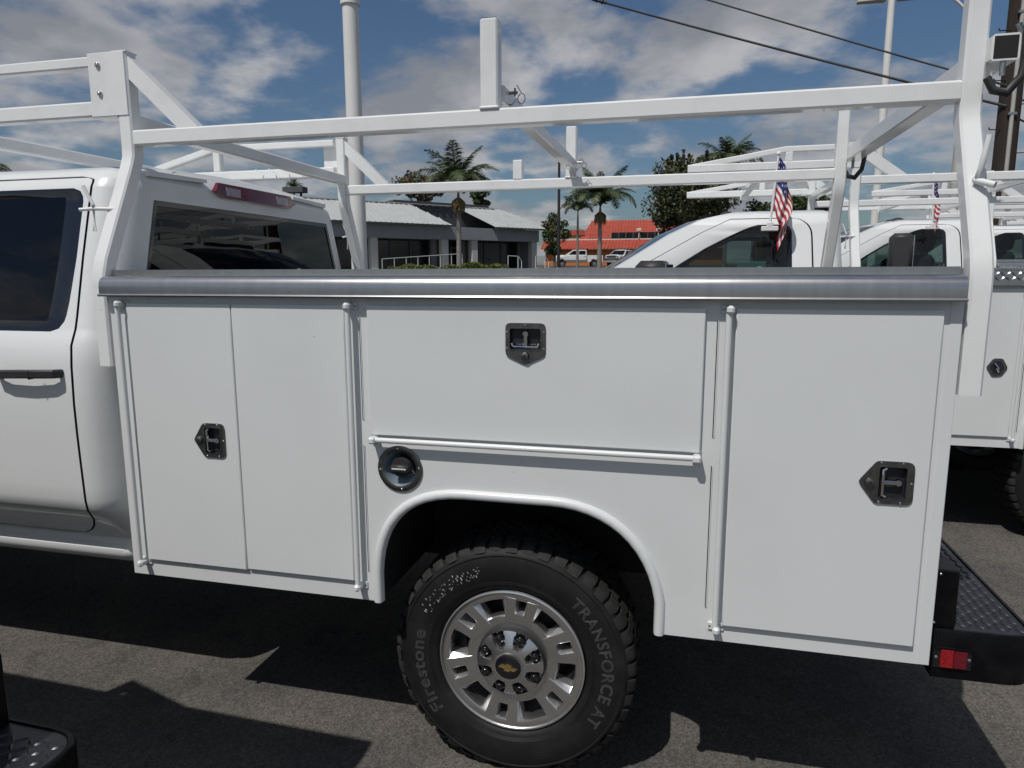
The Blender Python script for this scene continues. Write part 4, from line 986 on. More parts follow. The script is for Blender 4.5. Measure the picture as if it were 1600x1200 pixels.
# ------------------------------------------------------------------ little window flags
def flag(label, base, top, droop, wid, seed, flip=1):
    base, top = Vector(base), Vector(top); T = tag(empty('window_flag', base), label, 'flag', 'small flags clipped to truck windows')
    ax = (top-base); Lp = ax.length; ax.normalize(); rnd = random.Random(seed)
    mb = MB(); mb.rod([base, top], .0075, 'flagwhite', seg=8); mb.build('pole', T, base, 40)
    mb = MB(); mb.dome(top-ax*.004, .014, .02, 'flagwhite', n=tuple(ax), seg=12); mb.lathe([(.0, -.012), (.012, -.006), (.014, 0)], 'flagwhite', 12, 'Z', tuple(top)); mb.build('finial', T, base, 60)
    mb = MB(); mb.box(base.x-.05, base.x+.05, base.y-.012, base.y+.02, base.z-.035, base.z-.005, 'flagwhite', b=.004); mb.box(base.x-.018, base.x+.018, base.y-.012, base.y+.012, base.z-.01, base.z+.02, 'flagwhite', b=.004); mb.build('clip', T, base, 30)
    NU, NV = 44, 26; H = .30; Wd = .42
    side = Vector((1, 0, 0))*flip; dep = Vector((0, -1, 0)); pts = []
    for i in range(NU+1):
        u = i/NU; row = []
        for j in range(NV+1):
            v = j/NV
            # limp cloth: the fly folds down in pleats beside the pole
            a = top-ax*(.02+v*H*.92)
            out = wid*(1-math.exp(-3.0*u))*(0.55+.45*math.sin(v*2.6+.5)); fall = droop*(u**1.25)
            pl = math.sin(u*15+v*2.0+seed)*.022*(u**.6)+math.sin(u*31+v*4)*.007
            p = a+side*(out+math.sin(u*9+v*3)*.016*u)+dep*(pl+.012*math.sin(v*7+u*4)*u)-Vector((0, 0, 1))*(fall+v*.04*math.sin(u*6))
            row.append(p)
        pts.append(row)
    mb = MB(); vs = [p for r in pts for p in r]; nj = NV+1; buckets = {'flagred': [], 'flagwhite': [], 'flagblue': []}
    for i in range(NU):
        for j in range(NV):
            q = [i*nj+j, (i+1)*nj+j, (i+1)*nj+j+1, i*nj+j+1]; s = j//2
            k = 'flagred' if s % 2 == 0 else 'flagwhite'
            if i < NU*.40 and s < 7:
                k = 'flagblue'
                if i % 3 == 1 and j % 3 == (1 if (i//3) % 2 else 2) and j < 13: k = 'flagwhite'
            buckets[k].append(q)
    for k, f in buckets.items(): mb.add(vs, f, k)
    mb.build('cloth', T, base, 60)
    return T
pb = at(1203, 352, 2.72); pt = at(1217, 240, 2.74)
flag('small striped flag hanging limp from pole on near truck cab window', pb, pt, .30, .10, 2.0)
pb = at(1457, 352, 5.30); pt = at(1459, 272, 5.32)
flag('small striped flag folded against pole on farther truck cab window', pb, pt, .26, .07, 4.4)
# ------------------------------------------------------------------ background
mat('metalroof', (.52, .54, .525), .45, metal=.15, noise=(1.2, 6, (.46, .475, .465), .4, .75))
mat('greywall', (.27, .285, .31), .75, noise=(1.0, 6, (.22, .232, .255), .4, .75))
mat('darkgrey', (.075, .08, .09), .7, noise=(1.5, 4, (.055, .058, .066), .4, .75))
mat('column', (.52, .52, .50), .75, noise=(1.4, 5, (.45, .45, .435), .4, .75))
mat('shopglass', (.012, .014, .018), .06, noise=(.3, 3, (.02, .022, .026), .4, .75))
mat('shopin', (.05, .05, .052), .8, noise=(1.2, 4, (.10, .095, .09), .4, .75))
mat('railwhite', (.72, .72, .70), .5, noise=(4, 3, (.62, .62, .60), .4, .7))
mat('orangewall', (.50, .17, .045), .8, noise=(.7, 5, (.42, .14, .04), .4, .75))
mat('creamwall', (.45, .36, .22), .8, noise=(.7, 5, (.38, .31, .19), .4, .75))
mat('tile', (.42, .078, .046), .7, noise=(1.4, 6, (.30, .052, .034), .4, .75))
mat('trim', (.62, .55, .48), .7, noise=(1, 3, (.55, .48, .42), .4, .7))
mat('polewhite', (.74, .74, .72), .45, noise=(1.5, 5, (.66, .66, .64), .4, .75))
mat('poledark', (.018, .02, .022), .5, noise=(2, 4, (.03, .03, .032), .4, .7))
mat('wood', (.020, .014, .011), .9, noise=(6, 8, (.040, .029, .022), .4, .7), aniso=(6, 6, .3), bump=(6, .5, .02))
mat('conduit', (.42, .41, .38), .6, noise=(2, 3, (.35, .34, .32), .4, .7))
mat('wire', (.012, .012, .013), .6, noise=(2, 2, (.018, .018, .018), .4, .7))
mat('bark', (.13, .115, .095), .9, noise=(5, 6, (.20, .18, .15), .4, .7), bump=(10, .5, .02))
mat('palmtrunk', (.20, .185, .165), .9, noise=(3, 6, (.28, .26, .235), .4, .7), aniso=(1, 1, 6), bump=(5, .5, .02))
mat('frond', (.035, .060, .020), .55, noise=(.9, 4, (.075, .100, .035), .4, .7))
mat('drygold', (.20, .155, .07), .8, noise=(3, 4, (.13, .10, .045), .4, .7))
mat('leafdark', (.028, .042, .016), .6, noise=(.9, 5, (.060, .075, .028), .42, .68))
mat('leafolive', (.070, .072, .028), .65, noise=(.9, 5, (.12, .115, .05), .42, .68))
mat('leafbrown', (.13, .085, .045), .7, noise=(.9, 5, (.08, .085, .035), .42, .68))
mat('leafgreen', (.045, .085, .020), .6, noise=(.9, 5, (.09, .13, .035), .42, .68))
mat('hedge', (.10, .13, .025), .65, noise=(.8, 5, (.17, .16, .04), .42, .68))

def shopfront():
    # the low showroom: local u runs along the front from its right end to the left, v goes into the building
    pr, pl = at(845, 358, 56.0), at(522, 344, 42.5); ez = (pr.z+pl.z)/2
    d = Vector((pl.x-pr.x, pl.y-pr.y, 0)); L0 = d.length; d.normalize(); nrm = Vector((-d.y, d.x, 0))
    if nrm.y < 0: nrm = -nrm
    base = Vector((pr.x, pr.y, gz(50)))
    T = tag(empty('showroom_building', base), 'low grey showroom with pale ribbed metal roof and dark windows behind a handrail', 'building')
    P = lambda u, v, z: base+d*u+nrm*v+Vector((0, 0, z-base.z))
    def quad(mb, pts, m): mb.add([P(*p) for p in pts], [list(range(len(pts)))], m)
    def ubox(mb, u0, u1, v0, v1, z0, z1, m, b=.01):
        M = Matrix.Translation(base) @ Matrix(((d.x, nrm.x, 0, 0), (d.y, nrm.y, 0, 0), (0, 0, 1, 0), (0, 0, 0, 1))); mb.box(u0, u1, v0, v1, z0-base.z, z1-base.z, m, b=b, M=M)
    def u_at(px, v=0):                                    # the u of a pixel column on the front
        r = ray(px, 400); o = base+nrm*v
        den = r.x*d.y-r.y*d.x; w = o-CAM_POS
        t = (w.x*d.y-w.y*d.x)/den; q = CAM_POS+r*t; return (q-o).dot(d)
    LEN = L0*1.9; rz = ez+1.75; sb = 3.6; g = base.z
    ua, ub, uc = u_at(704), u_at(770), u_at(676, 3.0)
    mb = MB(); ubox(mb, 0.1, LEN, .1, 1.0, ez-1.05, ez-.12, 'greywall'); ubox(mb, .1, LEN, 2.2, 2.5, g-.3, ez-.9, 'greywall'); ubox(mb, .1, LEN, .3, 2.3, ez-1.04, ez-.98, 'darkgrey'); ubox(mb, .1, .5, 1.0, 9, g-.3, ez-.1, 'greywall'); ubox(mb, .0, LEN, 2.4, 9, ez-.8, ez-.2, 'greywall')
    mb.build('wall', T, base, 30)
    # two stretches of metal roof with raised seams, a cheek between them with its shade painted in dark grey
    for u0, u1, hip in ((-.25, ub, 1.9), (ua, LEN, 0)):
        mb = MB(); ur = u0+hip
        quad(mb, [(u0, -.35, ez), (u1, -.35, ez), (u1 if hip == 0 else u1+1.2, sb, rz), (ur if hip else u0+1.5, sb, rz)]+([(u0, sb*.38, ez+(rz-ez)*.42)] if hip else []), 'metalroof')
        quad(mb, [(u0, -.35, ez), (u0, -.35, ez-.14), (u1, -.35, ez-.14), (u1, -.35, ez)], 'darkgrey')
        n = int((u1-u0)/.42)
        for k in range(1, n):
            u = u0+k*(u1-u0)/n; v1 = sb
            if hip and u < ur: v1 = sb*(.42+.58*(u-u0)/hip)
            if not hip and u < u0+1.5: v1 = sb*(u-u0)/1.5
            if v1 < .3: continue
            z1 = ez+(rz-ez)*(v1+.35)/(sb+.35)
            mb.add([P(u-.03, -.37, ez+.002), P(u+.03, -.37, ez+.002), P(u+.03, v1, z1), P(u-.03, v1, z1), P(u-.015, -.37, ez+.06), P(u+.015, -.37, ez+.06), P(u+.015, v1, z1+.05), P(u-.015, v1, z1+.05)], [[0, 3, 7, 4], [1, 5, 6, 2], [4, 7, 6, 5], [0, 4, 5, 1]], 'metalroof')
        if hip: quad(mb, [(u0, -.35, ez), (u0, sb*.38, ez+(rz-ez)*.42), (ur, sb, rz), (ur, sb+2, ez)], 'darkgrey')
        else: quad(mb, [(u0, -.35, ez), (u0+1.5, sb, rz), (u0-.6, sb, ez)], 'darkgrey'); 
        mb.build('roof', T, base, 20)
    mb = MB(); ubox(mb, 2.2, LEN, sb+.02, sb+.35, ez-.2, rz+.10, 'darkgrey'); ubox(mb, 2.2, LEN, sb-.10, sb+.02, rz+.02, rz+.07, 'column')
    n = int(LEN/.62)
    for k in range(n): ubox(mb, 2.4+k*.62, 2.4+k*.62+.34, sb-.14, sb-.09, rz-.10, rz-.02, 'darkgrey')
    ubox(mb, 2.0, 11.0, sb+1.2, sb+5, ez, rz+.42, 'darkgrey'); ubox(mb, 1.0, 4.0, sb+.9, sb+3, ez, rz-.1, 'greywall')
    mb.build('parapet', T, base, 20)
    cols = [u_at(p) for p in (838, 745, 699, 588, 500)]+[u_at(500)+7, u_at(500)+14]
    for u in cols:
        mb = MB(); ubox(mb, u-.27, u+.27, .25, .80, g-.3, ez-1.02, 'column', b=.03); mb.build('column', T, base, 30)
    edges = sorted([.6]+cols)
    for a, b in zip(edges, edges[1:]):
        a, b = a+.35, b-.35
        if b-a < 1.2: continue
        mb = MB(); ubox(mb, a, b, 2.12, 2.19, g+.15, ez-1.06, 'shopglass', b=.004); w = mb.build('window', T, base, 0)
        n = max(2, round((b-a)/1.6)); 
        for k in range(n+1): mb = MB(); u = a+(b-a)*k/n; ubox(mb, u-.04, u+.04, 2.05, 2.13, g+.1, ez-1.02, 'darkgrey', b=.005); mb.build('mullion', w, base, 0)
    uD = u_at(733); mb = MB(); ubox(mb, uD-.5, uD+.5, 2.0, 2.10, g, g+2.3, 'darkgrey', b=.02); ubox(mb, uD-.38, uD+.38, 1.98, 2.0, g+.2, g+2.15, 'shopglass', b=.01); mb.build('door', T, base, 0)
    mb = MB(); ubox(mb, .0, LEN, -1.2, 2.3, g-.6, g-.02, 'column', b=.02); mb.build('plinth', T, base, 0)
    # handrails of ramp and steps in front
    def rail(pts, label, H=1.0, z0=None):
        R0 = P(*pts[0]); Tt = tag(empty('handrail', R0), label, 'handrail', 'white handrails before the showroom')
        mb = MB(); mb.rod([P(u, v, z+H) for u, v, z in pts], .03, 'railwhite', seg=6); mb.build('top_rail', Tt, R0, 60)
        for u, v, z in pts: mb = MB(); mb.rod([P(u, v, min(gz(P(u, v, 0).y), z)-.05), P(u, v, z+H)], .028, 'railwhite', seg=6, up=(1, 0, 0)); mb.build('post', Tt, R0, 60)
    ur0, ur1 = u_at(720, -2), u_at(595, -2)
    rail([(ur0+(ur1-ur0)*t, -2.2, g+.60-.45*t) for t in [k/7 for k in range(8)]], 'long white handrail along the showroom ramp behind the hedge', 1.05)
    for px, lb in ((815, 'white handrail of the showroom steps between two columns'), (857, 'white handrail of the showroom steps at the building corner')):
        u = u_at(px, -2); rail([(u+1.3, -2.0, g+.55), (u+.35, -2.0, g+.52), (u, -2.0, g+.15)], lb, 1.0)
    # hedge
    return P, u_at, base, d, nrm, ez, rz
SH = shopfront()

def leaves(mb, pts, size, m, rnd, flat=.3):
    for p in pts:
        s = size*rnd.uniform(.6, 1.35); n = Vector((rnd.gauss(0, 1), rnd.gauss(0, 1), rnd.gauss(0, 1)+flat)).normalized(); q = n.to_track_quat('Z', 'Y')
        a = rnd.uniform(0, 6.28); c, sn = math.cos(a)*s, math.sin(a)*s
        vs = [p+q @ Vector(v) for v in ((c, sn, 0), (-sn*.55, c*.55, .12*s), (-c, -sn, 0), (sn*.55, -c*.55, .12*s))]
        mb.add(vs, [[0, 1, 2, 3]], m)
def blob_points(c, r, n, rnd, shell=.55):
    out = []
    for _ in range(n):
        v = Vector((rnd.gauss(0, 1), rnd.gauss(0, 1), rnd.gauss(0, 1))).normalized()*(shell+(1-shell)*rnd.random()**.5)
        out.append(Vector((c[0]+v.x*r[0], c[1]+v.y*r[1], c[2]+v.z*r[2])))
    return out
def tree(name, label, px, py0, py1, wpx, Y, mats, seed, leaf=.16, nc=26, per=210, spires=0, trunk=True, group='trees behind the car lot', density=1.0, openness=.5):
    """crown between image rows py0 (top) and py1 (bottom), wpx wide, at depth Y"""
    rnd = random.Random(seed); top = at(px, py0, Y); bot = at(px, py1, Y); s = (Y+1.93)/CAM_F*1.03; rw = wpx*s/2; H = top.z-bot.z
    base = Vector((top.x, Y, gz(Y))); T = tag(empty(name, base), label, 'tree', group)
    cz = (top.z+bot.z)/2; trunk_h = cz-base.z
    mb = MB(); k = 8; cl = []
    tr = max(.09, rw*.075)
    path = [base+Vector((0, 0, -.1)), base+Vector((rnd.uniform(-.1, .1), 0, trunk_h*.5)), base+Vector((rnd.uniform(-.25, .25), 0, trunk_h))]
    def limb(path, r0, r1):
        n = len(path); sec = 7; vs = []
        for i, p in enumerate(path):
            r = r0+(r1-r0)*i/(n-1)
            for j in range(sec): vs.append(Vector(p)+Vector((r*math.cos(6.283*j/sec), r*math.sin(6.283*j/sec), 0)))
        mb.add(vs, [[i*sec+j, i*sec+(j+1) % sec, (i+1)*sec+(j+1) % sec, (i+1)*sec+j] for i in range(n-1) for j in range(sec)], 'bark')
    limb(path, tr*1.25, tr*.7)
    for i in range(nc):
        v = Vector((rnd.gauss(0, 1), rnd.gauss(0, 1), rnd.gauss(0, 1))).normalized()*rnd.random()**.45
        c = Vector((base.x+v.x*rw*.82, Y+v.y*rw*.8, cz+v.z*H*.42)); cl.append(c)
        a = path[1].lerp(path[2], rnd.random()); limb([a, a.lerp(c, .5)+Vector((0, 0, .12*H*rnd.random())), c], tr*.4, tr*.1)
    mb.build('trunk', T, base, 60)
    mb = MB()
    for i, c in enumerate(cl):
        r = rw*rnd.uniform(.22, .40); leaves(mb, blob_points(c, (r, r, r*rnd.uniform(.7, 1.1)), int(per*density*rnd.uniform(.6, 1.2)), rnd, openness), leaf, mats[i % len(mats)], rnd)
    for i in range(spires):
        x = base.x+rw*rnd.uniform(-.62, .70); h = H*rnd.uniform(.10, .36); z0 = cz+H*.05
        for t in range(14):
            c = (x+rnd.uniform(-.05, .05), Y+rnd.uniform(-.6, .6), z0+(H*.30+h*.5)*t/13-(abs(x-base.x)/rw)**2*H*.22); r = rw*.085*(1.25-t/13)
            leaves(mb, blob_points(c, (r, r, r*1.6), 26, rnd, .3), leaf*.85, mats[i % len(mats)], rnd)
    mb.build('crown', T, base, 0, recalc=False)
    return T
# fronds: a few shapes shared by all palms
def frond_mesh(seed, L=2.6, droop=1.0):
    rnd = random.Random(seed); mb = MB(); n = 26; pts = []
    for i in range(n+1):
        t = i/n; a = R(62)-droop*R(125)*t**1.25
        pts.append((pts[-1]+Vector((math.cos(a), 0, math.sin(a)))*L/n) if pts else Vector((0, 0, 0)))
    mb.sweep(pts, [(-.022, 0), (0, -.016), (.022, 0), (0, .016)], 'frond', up=(0, 1, 0))
    for i in range(3, n+1):
        t = i/n; ll = (.60*math.sin(math.pi*min(1, t*.88+.10))**.7+.06)*L/2.6
        tg = (pts[i]-pts[i-1]).normalized()
        for s in (-1, 1):
            for k in range(3):
                p = pts[i-1].lerp(pts[i], k/3+rnd.uniform(-.1, .1)); dirv = (Vector((0, s, 0))*.85+tg*.55+Vector((0, 0, rnd.uniform(-.25, .30)))).normalized()
                l = ll*rnd.uniform(.8, 1.1); e = p+dirv*l+Vector((0, 0, -l*l*.55)); mid = p+dirv*l*.5+Vector((0, 0, -l*l*.08)); w = tg*.020
                mb.add([p-w*.7, p+w*.7, mid+w, mid-w, e], [[0, 1, 2, 3], [3, 2, 4]], 'frond')
    ob = mb.build('frond_pattern', None, (0, 0, 0), 0, recalc=False); me = ob.data; bpy.data.objects.remove(ob); return me
FR = [frond_mesh(i, 2.6, dr) for i, dr in enumerate((.62, .85, 1.02, 1.15, .45))]
def palm(label, px, pyc, Y, rpx, seed, nf=22, skirt=True, trunk_r=.15):
    rnd = random.Random(seed); c = at(px, pyc, Y); base = Vector((c.x, Y, gz(Y))); s = rpx*(Y+1.93)/CAM_F*1.03/2.0
    T = tag(empty('palm_tree', base), label, 'palm', 'palm trees behind the car lot')
    mb = MB(); n = 14; H = c.z-base.z; vs = []; sec = 10
    for i in range(n+1):
        t = i/n; r = trunk_r*(1.35-.55*t)*(1+.05*(i % 2))
        if t > .86: r = trunk_r*(.95-.5*(t-.86)/.14)
        for j in range(sec): vs.append(base+Vector((r*math.cos(6.283*j/sec), r*math.sin(6.283*j/sec), H*t-.05)))
    mb.add(vs, [[i*sec+j, i*sec+(j+1) % sec, (i+1)*sec+(j+1) % sec, (i+1)*sec+j] for i in range(n) for j in range(sec)], 'palmtrunk'); mb.build('trunk', T, base, 60)
    for i in range(nf):
        lv = i/nf; me = FR[4] if lv > .86 else FR[0] if lv > .66 else FR[1] if lv > .45 else FR[2] if lv > .2 else FR[3]
        o = bpy.data.objects.new('frond', me); col.objects.link(o); o.parent = T; o.location = Vector((0, 0, H-.08+.1*lv))
        sc = s*rnd.uniform(.85, 1.12); o.scale = (sc, sc, sc)
        o.rotation_euler = (rnd.uniform(-.25, .25), -R(18)*max(0, lv-.45)*2-rnd.uniform(0, .12) if lv < .86 else -R(22)+rnd.uniform(-.15, .1), i*2.39996+rnd.uniform(-.2, .2))
    if skirt:
        mb = MB()
        for k in range(260):
            a = rnd.uniform(0, 6.28); r0 = trunk_r*1.0; p = base+Vector((r0*math.cos(a), r0*math.sin(a), H-s*.35)); e = p+Vector((math.cos(a)*s*rnd.uniform(.12, .30), math.sin(a)*s*rnd.uniform(.12, .30), -s*rnd.uniform(.3, .85)))
            w = Vector((-math.sin(a), math.cos(a), 0))*.03*s; m2 = p.lerp(e, .5)+Vector((math.cos(a), math.sin(a), 0))*s*.10; mb.add([p-w, p+w, m2+w, m2-w, e], [[0, 1, 2, 3], [3, 2, 4]], 'drygold')
        mb.build('flower_stalks', T, base, 0, recalc=False)
    return T
palm('queen palm with pale trunk standing before the grey showroom', 716, 298, 44, 62, 1, 24)
palm('queen palm with drooping crown and tan skirt before the orange-roofed building', 938, 322, 52, 50, 2, 24)
palm('small slender palm just beside the drooping queen palm', 903, 330, 62, 26, 3, 16, False, .10)
palm('feathery palm crown rising behind the dark leafy tree', 1138, 262, 70, 44, 4, 22, False)
palm('squat palm showing over the showroom roof beside a dark rooftop box', 459, 294, 66, 17, 5, 14, False)
palm('palm at the far side of the lot seen over the crew cab roof', -42, 275, 40, 60, 6, 18, False)
tree('broadleaf_tree', 'dark dense tree with upright pointed shoots beside the orange roof', 1076, 238, 372, 150, 60, ['leafdark', 'leafdark', 'leafolive'], 21, leaf=.17, nc=52, per=230, spires=13)
tree('broadleaf_tree', 'thin olive tree with airy crown at the showroom corner', 866, 322, 408, 52, 62, ['leafolive', 'leafolive', 'leafgreen'], 22, leaf=.13, nc=22, per=130, openness=.3)
tree('broadleaf_tree', 'brownish tree crown peeking above the showroom roof behind the palm', 655, 268, 312, 84, 72, ['leafbrown', 'leafolive', 'leafdark'], 23, leaf=.18, nc=22, per=120)
tree('broadleaf_tree', 'dark green treetop above the showroom roof right of the palm', 750, 278, 330, 46, 72, ['leafdark', 'leafgreen'], 24, leaf=.17, nc=14, per=150)
tree('broadleaf_tree', 'bright green treetop seen between the rack rails of the parked trucks', 1262, 300, 345, 70, 62, ['leafgreen', 'leafgreen', 'leafdark'], 25, leaf=.15, nc=16, per=170)
tree('broadleaf_tree', 'low dark shrub tree below the feathery palm', 1180, 312, 380, 80, 72, ['leafdark', 'leafolive'], 26, leaf=.18, nc=18, per=150)
# hedge before the showroom
def hedge(label, px0, px1, Y, pyt, seed, m='hedge'):
    rnd = random.Random(seed); a, b = at(px0, pyt, Y), at(px1, pyt, Y); base = Vector(((a.x+b.x)/2, Y, gz(Y)))
    T = tag(empty('hedge', base), label, 'hedge', 'clipped hedges before the showroom'); mb = MB(); ptsl = []
    for _ in range(3800):
        u = rnd.random(); x = a.x+(b.x-a.x)*u; ptsl.append(Vector((x, Y+rnd.uniform(-.5, .5), base.z+(a.z-base.z)*(rnd.random()**.5)*(.90+.13*math.sin(x*3.1)*math.sin(x*1.3)))))
    leaves(mb, ptsl, .085, m, rnd); mb.build('foliage', T, base, 0, recalc=False)
    for k in range(9): mb = MB(); x = a.x+(b.x-a.x)*(k+.5)/9; mb.rod([(x, Y, base.z-.05), (x+.05, Y, base.z+(a.z-base.z)*.7)], .02, 'bark', seg=5, up=(1, 0, 0)); mb.build('stem', T, base, 0)
hedge('yellow-green hedge left of the pale palm trunk', 610, 718, 42, 413, 5)
hedge('yellow-green hedge right of the pale palm trunk', 724, 792, 43, 410, 6)
# rooftop box seen over the showroom roof
b0 = at(460, 300, 60); T = tag(empty('rooftop_box', b0-Vector((0, 0, 5))), 'dark rooftop box on posts behind the showroom roof', 'sign')
mb = MB(); mb.box(b0.x-1.0, b0.x+1.15, 59.5, 60.5, b0.z-.1, b0.z+.45, 'darkgrey', b=.03); mb.build('box', T, b0-Vector((0, 0, 5)))
mb = MB(); mb.rod([(b0.x-.6, 60, gz(60)), (b0.x-.6, 60, b0.z)], .12, 'poledark', seg=8, up=(1, 0, 0)); mb.rod([(b0.x+.7, 60, gz(60)), (b0.x+.7, 60, b0.z)], .12, 'poledark', seg=8, up=(1, 0, 0)); mb.build('support', T, b0-Vector((0, 0, 5)))
# orange-roofed restaurant
def orange():
    Y = 88.0; p = lambda px, py, y=Y: at(px, py, y); base = Vector((p(960, 420).x, Y, gz(Y)))
    T = tag(empty('tile_roof_building', base), 'orange walled building with bright red-orange tiled mansard roof', 'building')
    def slab(name, x0, x1, y0, y1, z0, z1, m): mb = MB(); mb.box(x0, x1, y0, y1, z0, z1, m, b=.03); return mb.build(name, T, base, 0)
    xl, xr = p(846, 400).x, p(1130, 400).x; zE = p(950, 389).z; zB = p(950, 374).z
    slab('wall', xl+.4, xr, Y+.6, Y+14, gz(Y)-.2, zE, 'orangewall')
    def courses(name, x0, x1, ya, za, yb, zb, inset=0.0, n=9):
        mb = MB(); dz = (zb-za)/n; dy = (yb-ya)/n
        for k in range(n):
            a = x0+inset*k/n; b = x1-inset*k/n*0
            y_, z_ = ya+dy*k, za+dz*k
            m2 = int((b-a)/.8)
            vs = [(a, y_-.05, z_), (b, y_-.05, z_), (b, y_-.05, z_+.06), (a, y_-.05, z_+.06), (b-(0), y_+dy, z_+dz+.02), (a+inset/n, y_+dy, z_+dz+.02)]
            mb.add(vs, [[0, 1, 2, 3], [3, 2, 4, 5]], 'tile')
        # rounded tile columns
        cnt = int((x1-x0)/.42)
        for i in range(cnt):
            x = x0+inset+(x1-x0-inset)*i/cnt
            mb.add([(x-.10, ya-.07, za+.05), (x, ya-.10, za+.12), (x+.10, ya-.07, za+.05), (x-.10, yb, zb+.05), (x, yb-.02, zb+.12), (x+.10, yb, zb+.05)], [[0, 1, 4, 3], [1, 2, 5, 4]], 'tile')
        return mb.build(name, T, base, 0, recalc=False)
    courses('roof', xl, xr, Y-.2, zE, Y+2.2, zB, 0, 7)
    slab('trim', xl+.1, xr, Y+2.1, Y+2.4, zB, p(950, 372).z, 'trim')
    zT = p(950, 345).z
    slab('upper_wall', p(905, 380).x, xr, Y+2.6, Y+12, zB-.5, p(950, 372).z+.2, 'tile')
    courses('roof', p(902, 372).x, xr, Y+2.5, p(950, 372).z, Y+5.0, zT+.35, 1.2, 12)
    w = slab('window', p(953, 366).x, p(1046, 366).x, Y+2.2, Y+2.75, p(1000, 371).z, p(1000, 361).z, 'shopglass')
    for k in range(9):
        x = p(953, 366).x+(p(1046, 366).x-p(953, 366).x)*k/8; mb = MB(); mb.box(x-.06, x+.06, Y+2.1, Y+2.22, p(1000, 371).z, p(1000, 361).z, 'darkgrey', b=.01); mb.build('mullion', w, base, 0)
    for px in (997, 1028): mb = MB(); q = p(px, 357); mb.rod([(q.x, Y+2.0, q.z-1.1), (q.x, Y+2.0, q.z)], .07, 'trim', seg=6, up=(1, 0, 0)); mb.box(q.x-.3, q.x+.3, Y+1.8, Y+2.3, q.z-.25, q.z+.15, 'trim', b=.05); mb.build('lamp', T, base, 0)
    mb = MB(); q = p(890, 366); mb.box(q.x-1.6, q.x+1.4, Y+3, Y+8, gz(Y), q.z, 'creamwall', b=.03); mb.prism([(q.x-1.9, q.z), (q.x+1.6, q.z), (q.x+1.2, q.z+.7), (q.x-.6, q.z+.7)], lambda a, z: (a, Y+2.8, z), lambda a, z: (a, Y+8, z), 'tile'); mb.build('side_wing', T, base, 0)
orange()
# far parked cars
def far_pickup(label, px, Y, rz, sc, seed):
    g = at(px, 420, Y); T = tag(empty('parked_pickup', (g.x, Y, gz(Y)), rz), label, 'truck', 'cars parked at the back of the lot')
    T.scale = (sc, sc, sc)
    off = Vector((2.4, 0, -.05))
    for c in cab_children:
        k = copy_tree(c, T, skip=('rack_post',)); k.location = k.location+off
    mb = MB()
    pl = [(-1.86, .62), (-1.86, 1.40), (.0, 1.40), (.02, .75), (-.02, .62)]
    for y0, y1 in ((.02, .12), (2*YC-.12, 2*YC-.02)): mb.prism([(x, z) for x, z in [(-1.86, .62), (-1.45, .62), (-1.38, .85), (-1.2, .98), (-.8, .98), (-.62, .85), (-.55, .62), (-.02, .62), (.02, .75), (0, 1.40), (-1.86, 1.40)]], lambda x, z: (x, y0, z), lambda x, z: (x, y1, z), 'paint')
    mb.box(-.06, .0, .1, 2*YC-.1, .72, 1.39, 'paint', b=.01); mb.box(-1.84, -.05, .1, 2*YC-.1, .80, .88, 'under', b=.01)
    k = mb.build('cargo_bed', T, ORG, 30); k.location = off
    for x in (-1.0, -4.88):
        for r in (False, True):
            w = copy_tree(wh, T, skip=('lug_nut', 'emblem', 'sidewall_lettering', 'chalk_mark', 'centre_cap')); w.location = Vector((x-ORG.x, (WY if not r else 2*YC-WY)-ORG.y, .36))+off; w.rotation_euler = (0, 0, math.pi if r else 0)
    return T
far_pickup('silver white crew cab pickup parked by the orange wall', 903, 82, R(14), .98, 1)
far_pickup('white pickup parked right of the palm trunk at the back of the lot', 972, 80, R(70), .95, 2)
# ------------------------------------------------------------------ poles and wires
def pole(name, label, px, py, Y, r0, r1, top, m, cat='lamp post'):
    q = at(px, py, Y); base = Vector((q.x, Y, gz(Y))); T = tag(empty(name, base), label, cat)
    mb = MB(); mb.lathe([(r0, -.1), (r0, .2), (r1, top), (0, top+.01)], m, 24, 'Z', base); mb.build('pole', T, base, 60)
    return T, base
T, b = pole('light_pole', 'thick round white lot light pole behind the crew cab', 556, 250, 10.5, .155, .140, 8.2, 'polewhite')
mb = MB(); zt = at(553, 6, 10.5).z; mb.lathe([(.145, zt-.03), (.175, zt-.02), (.175, zt+.05), (.145, zt+.06)], 'polewhite', 24, 'Z', (b.x, b.y, 0)); mb.build('collar', T, b, 40)
mb = MB(); mb.box(b.x-.9, b.x+.9, b.y-.06, b.y+.06, b.z+8.1, b.z+8.2, 'polewhite', b=.01); mb.build('cross_arm', T, b)
for sx in (-.9, .9): mb = MB(); mb.box(b.x+sx-.3, b.x+sx+.3, b.y-.25, b.y+.25, b.z+8.0, b.z+8.2, 'polewhite', b=.04); mb.build('lamp_head', T, b)
mb = MB(); mb.lathe([(.30, -.1), (.30, .55), (.26, .6), (.14, .6)], 'column', 20, 'Z', b); mb.build('footing', T, b, 40)
q = at(1384, 100, 17.0); T, b = pole('street_lamp', 'slender white lamp post with flat head above the truck racks', 1384, 120, 17.0, .105, .075, at(1392, 0, 17.0).z-gz(17)+.25, 'polewhite')
zt = at(1392, 2, 17.0).z
for s in (-1, 1):
    mb = MB(); mb.rod([(b.x, b.y, zt+.16), (b.x+s*.22, b.y, zt+.10)], .03, 'polewhite', seg=8); mb.build('arm', T, b, 60)
    mb = MB(); pl = rounded([(.12, -.13), (.75, -.10), (.75, .10), (.12, .13)], .06, 4); mb.prism(pl, lambda u, v: (b.x+s*u, b.y+v, zt+.02), lambda u, v: (b.x+s*u*.97, b.y+v*.8, zt+.13), 'conduit'); mb.build('lamp_head', T, b, 30)
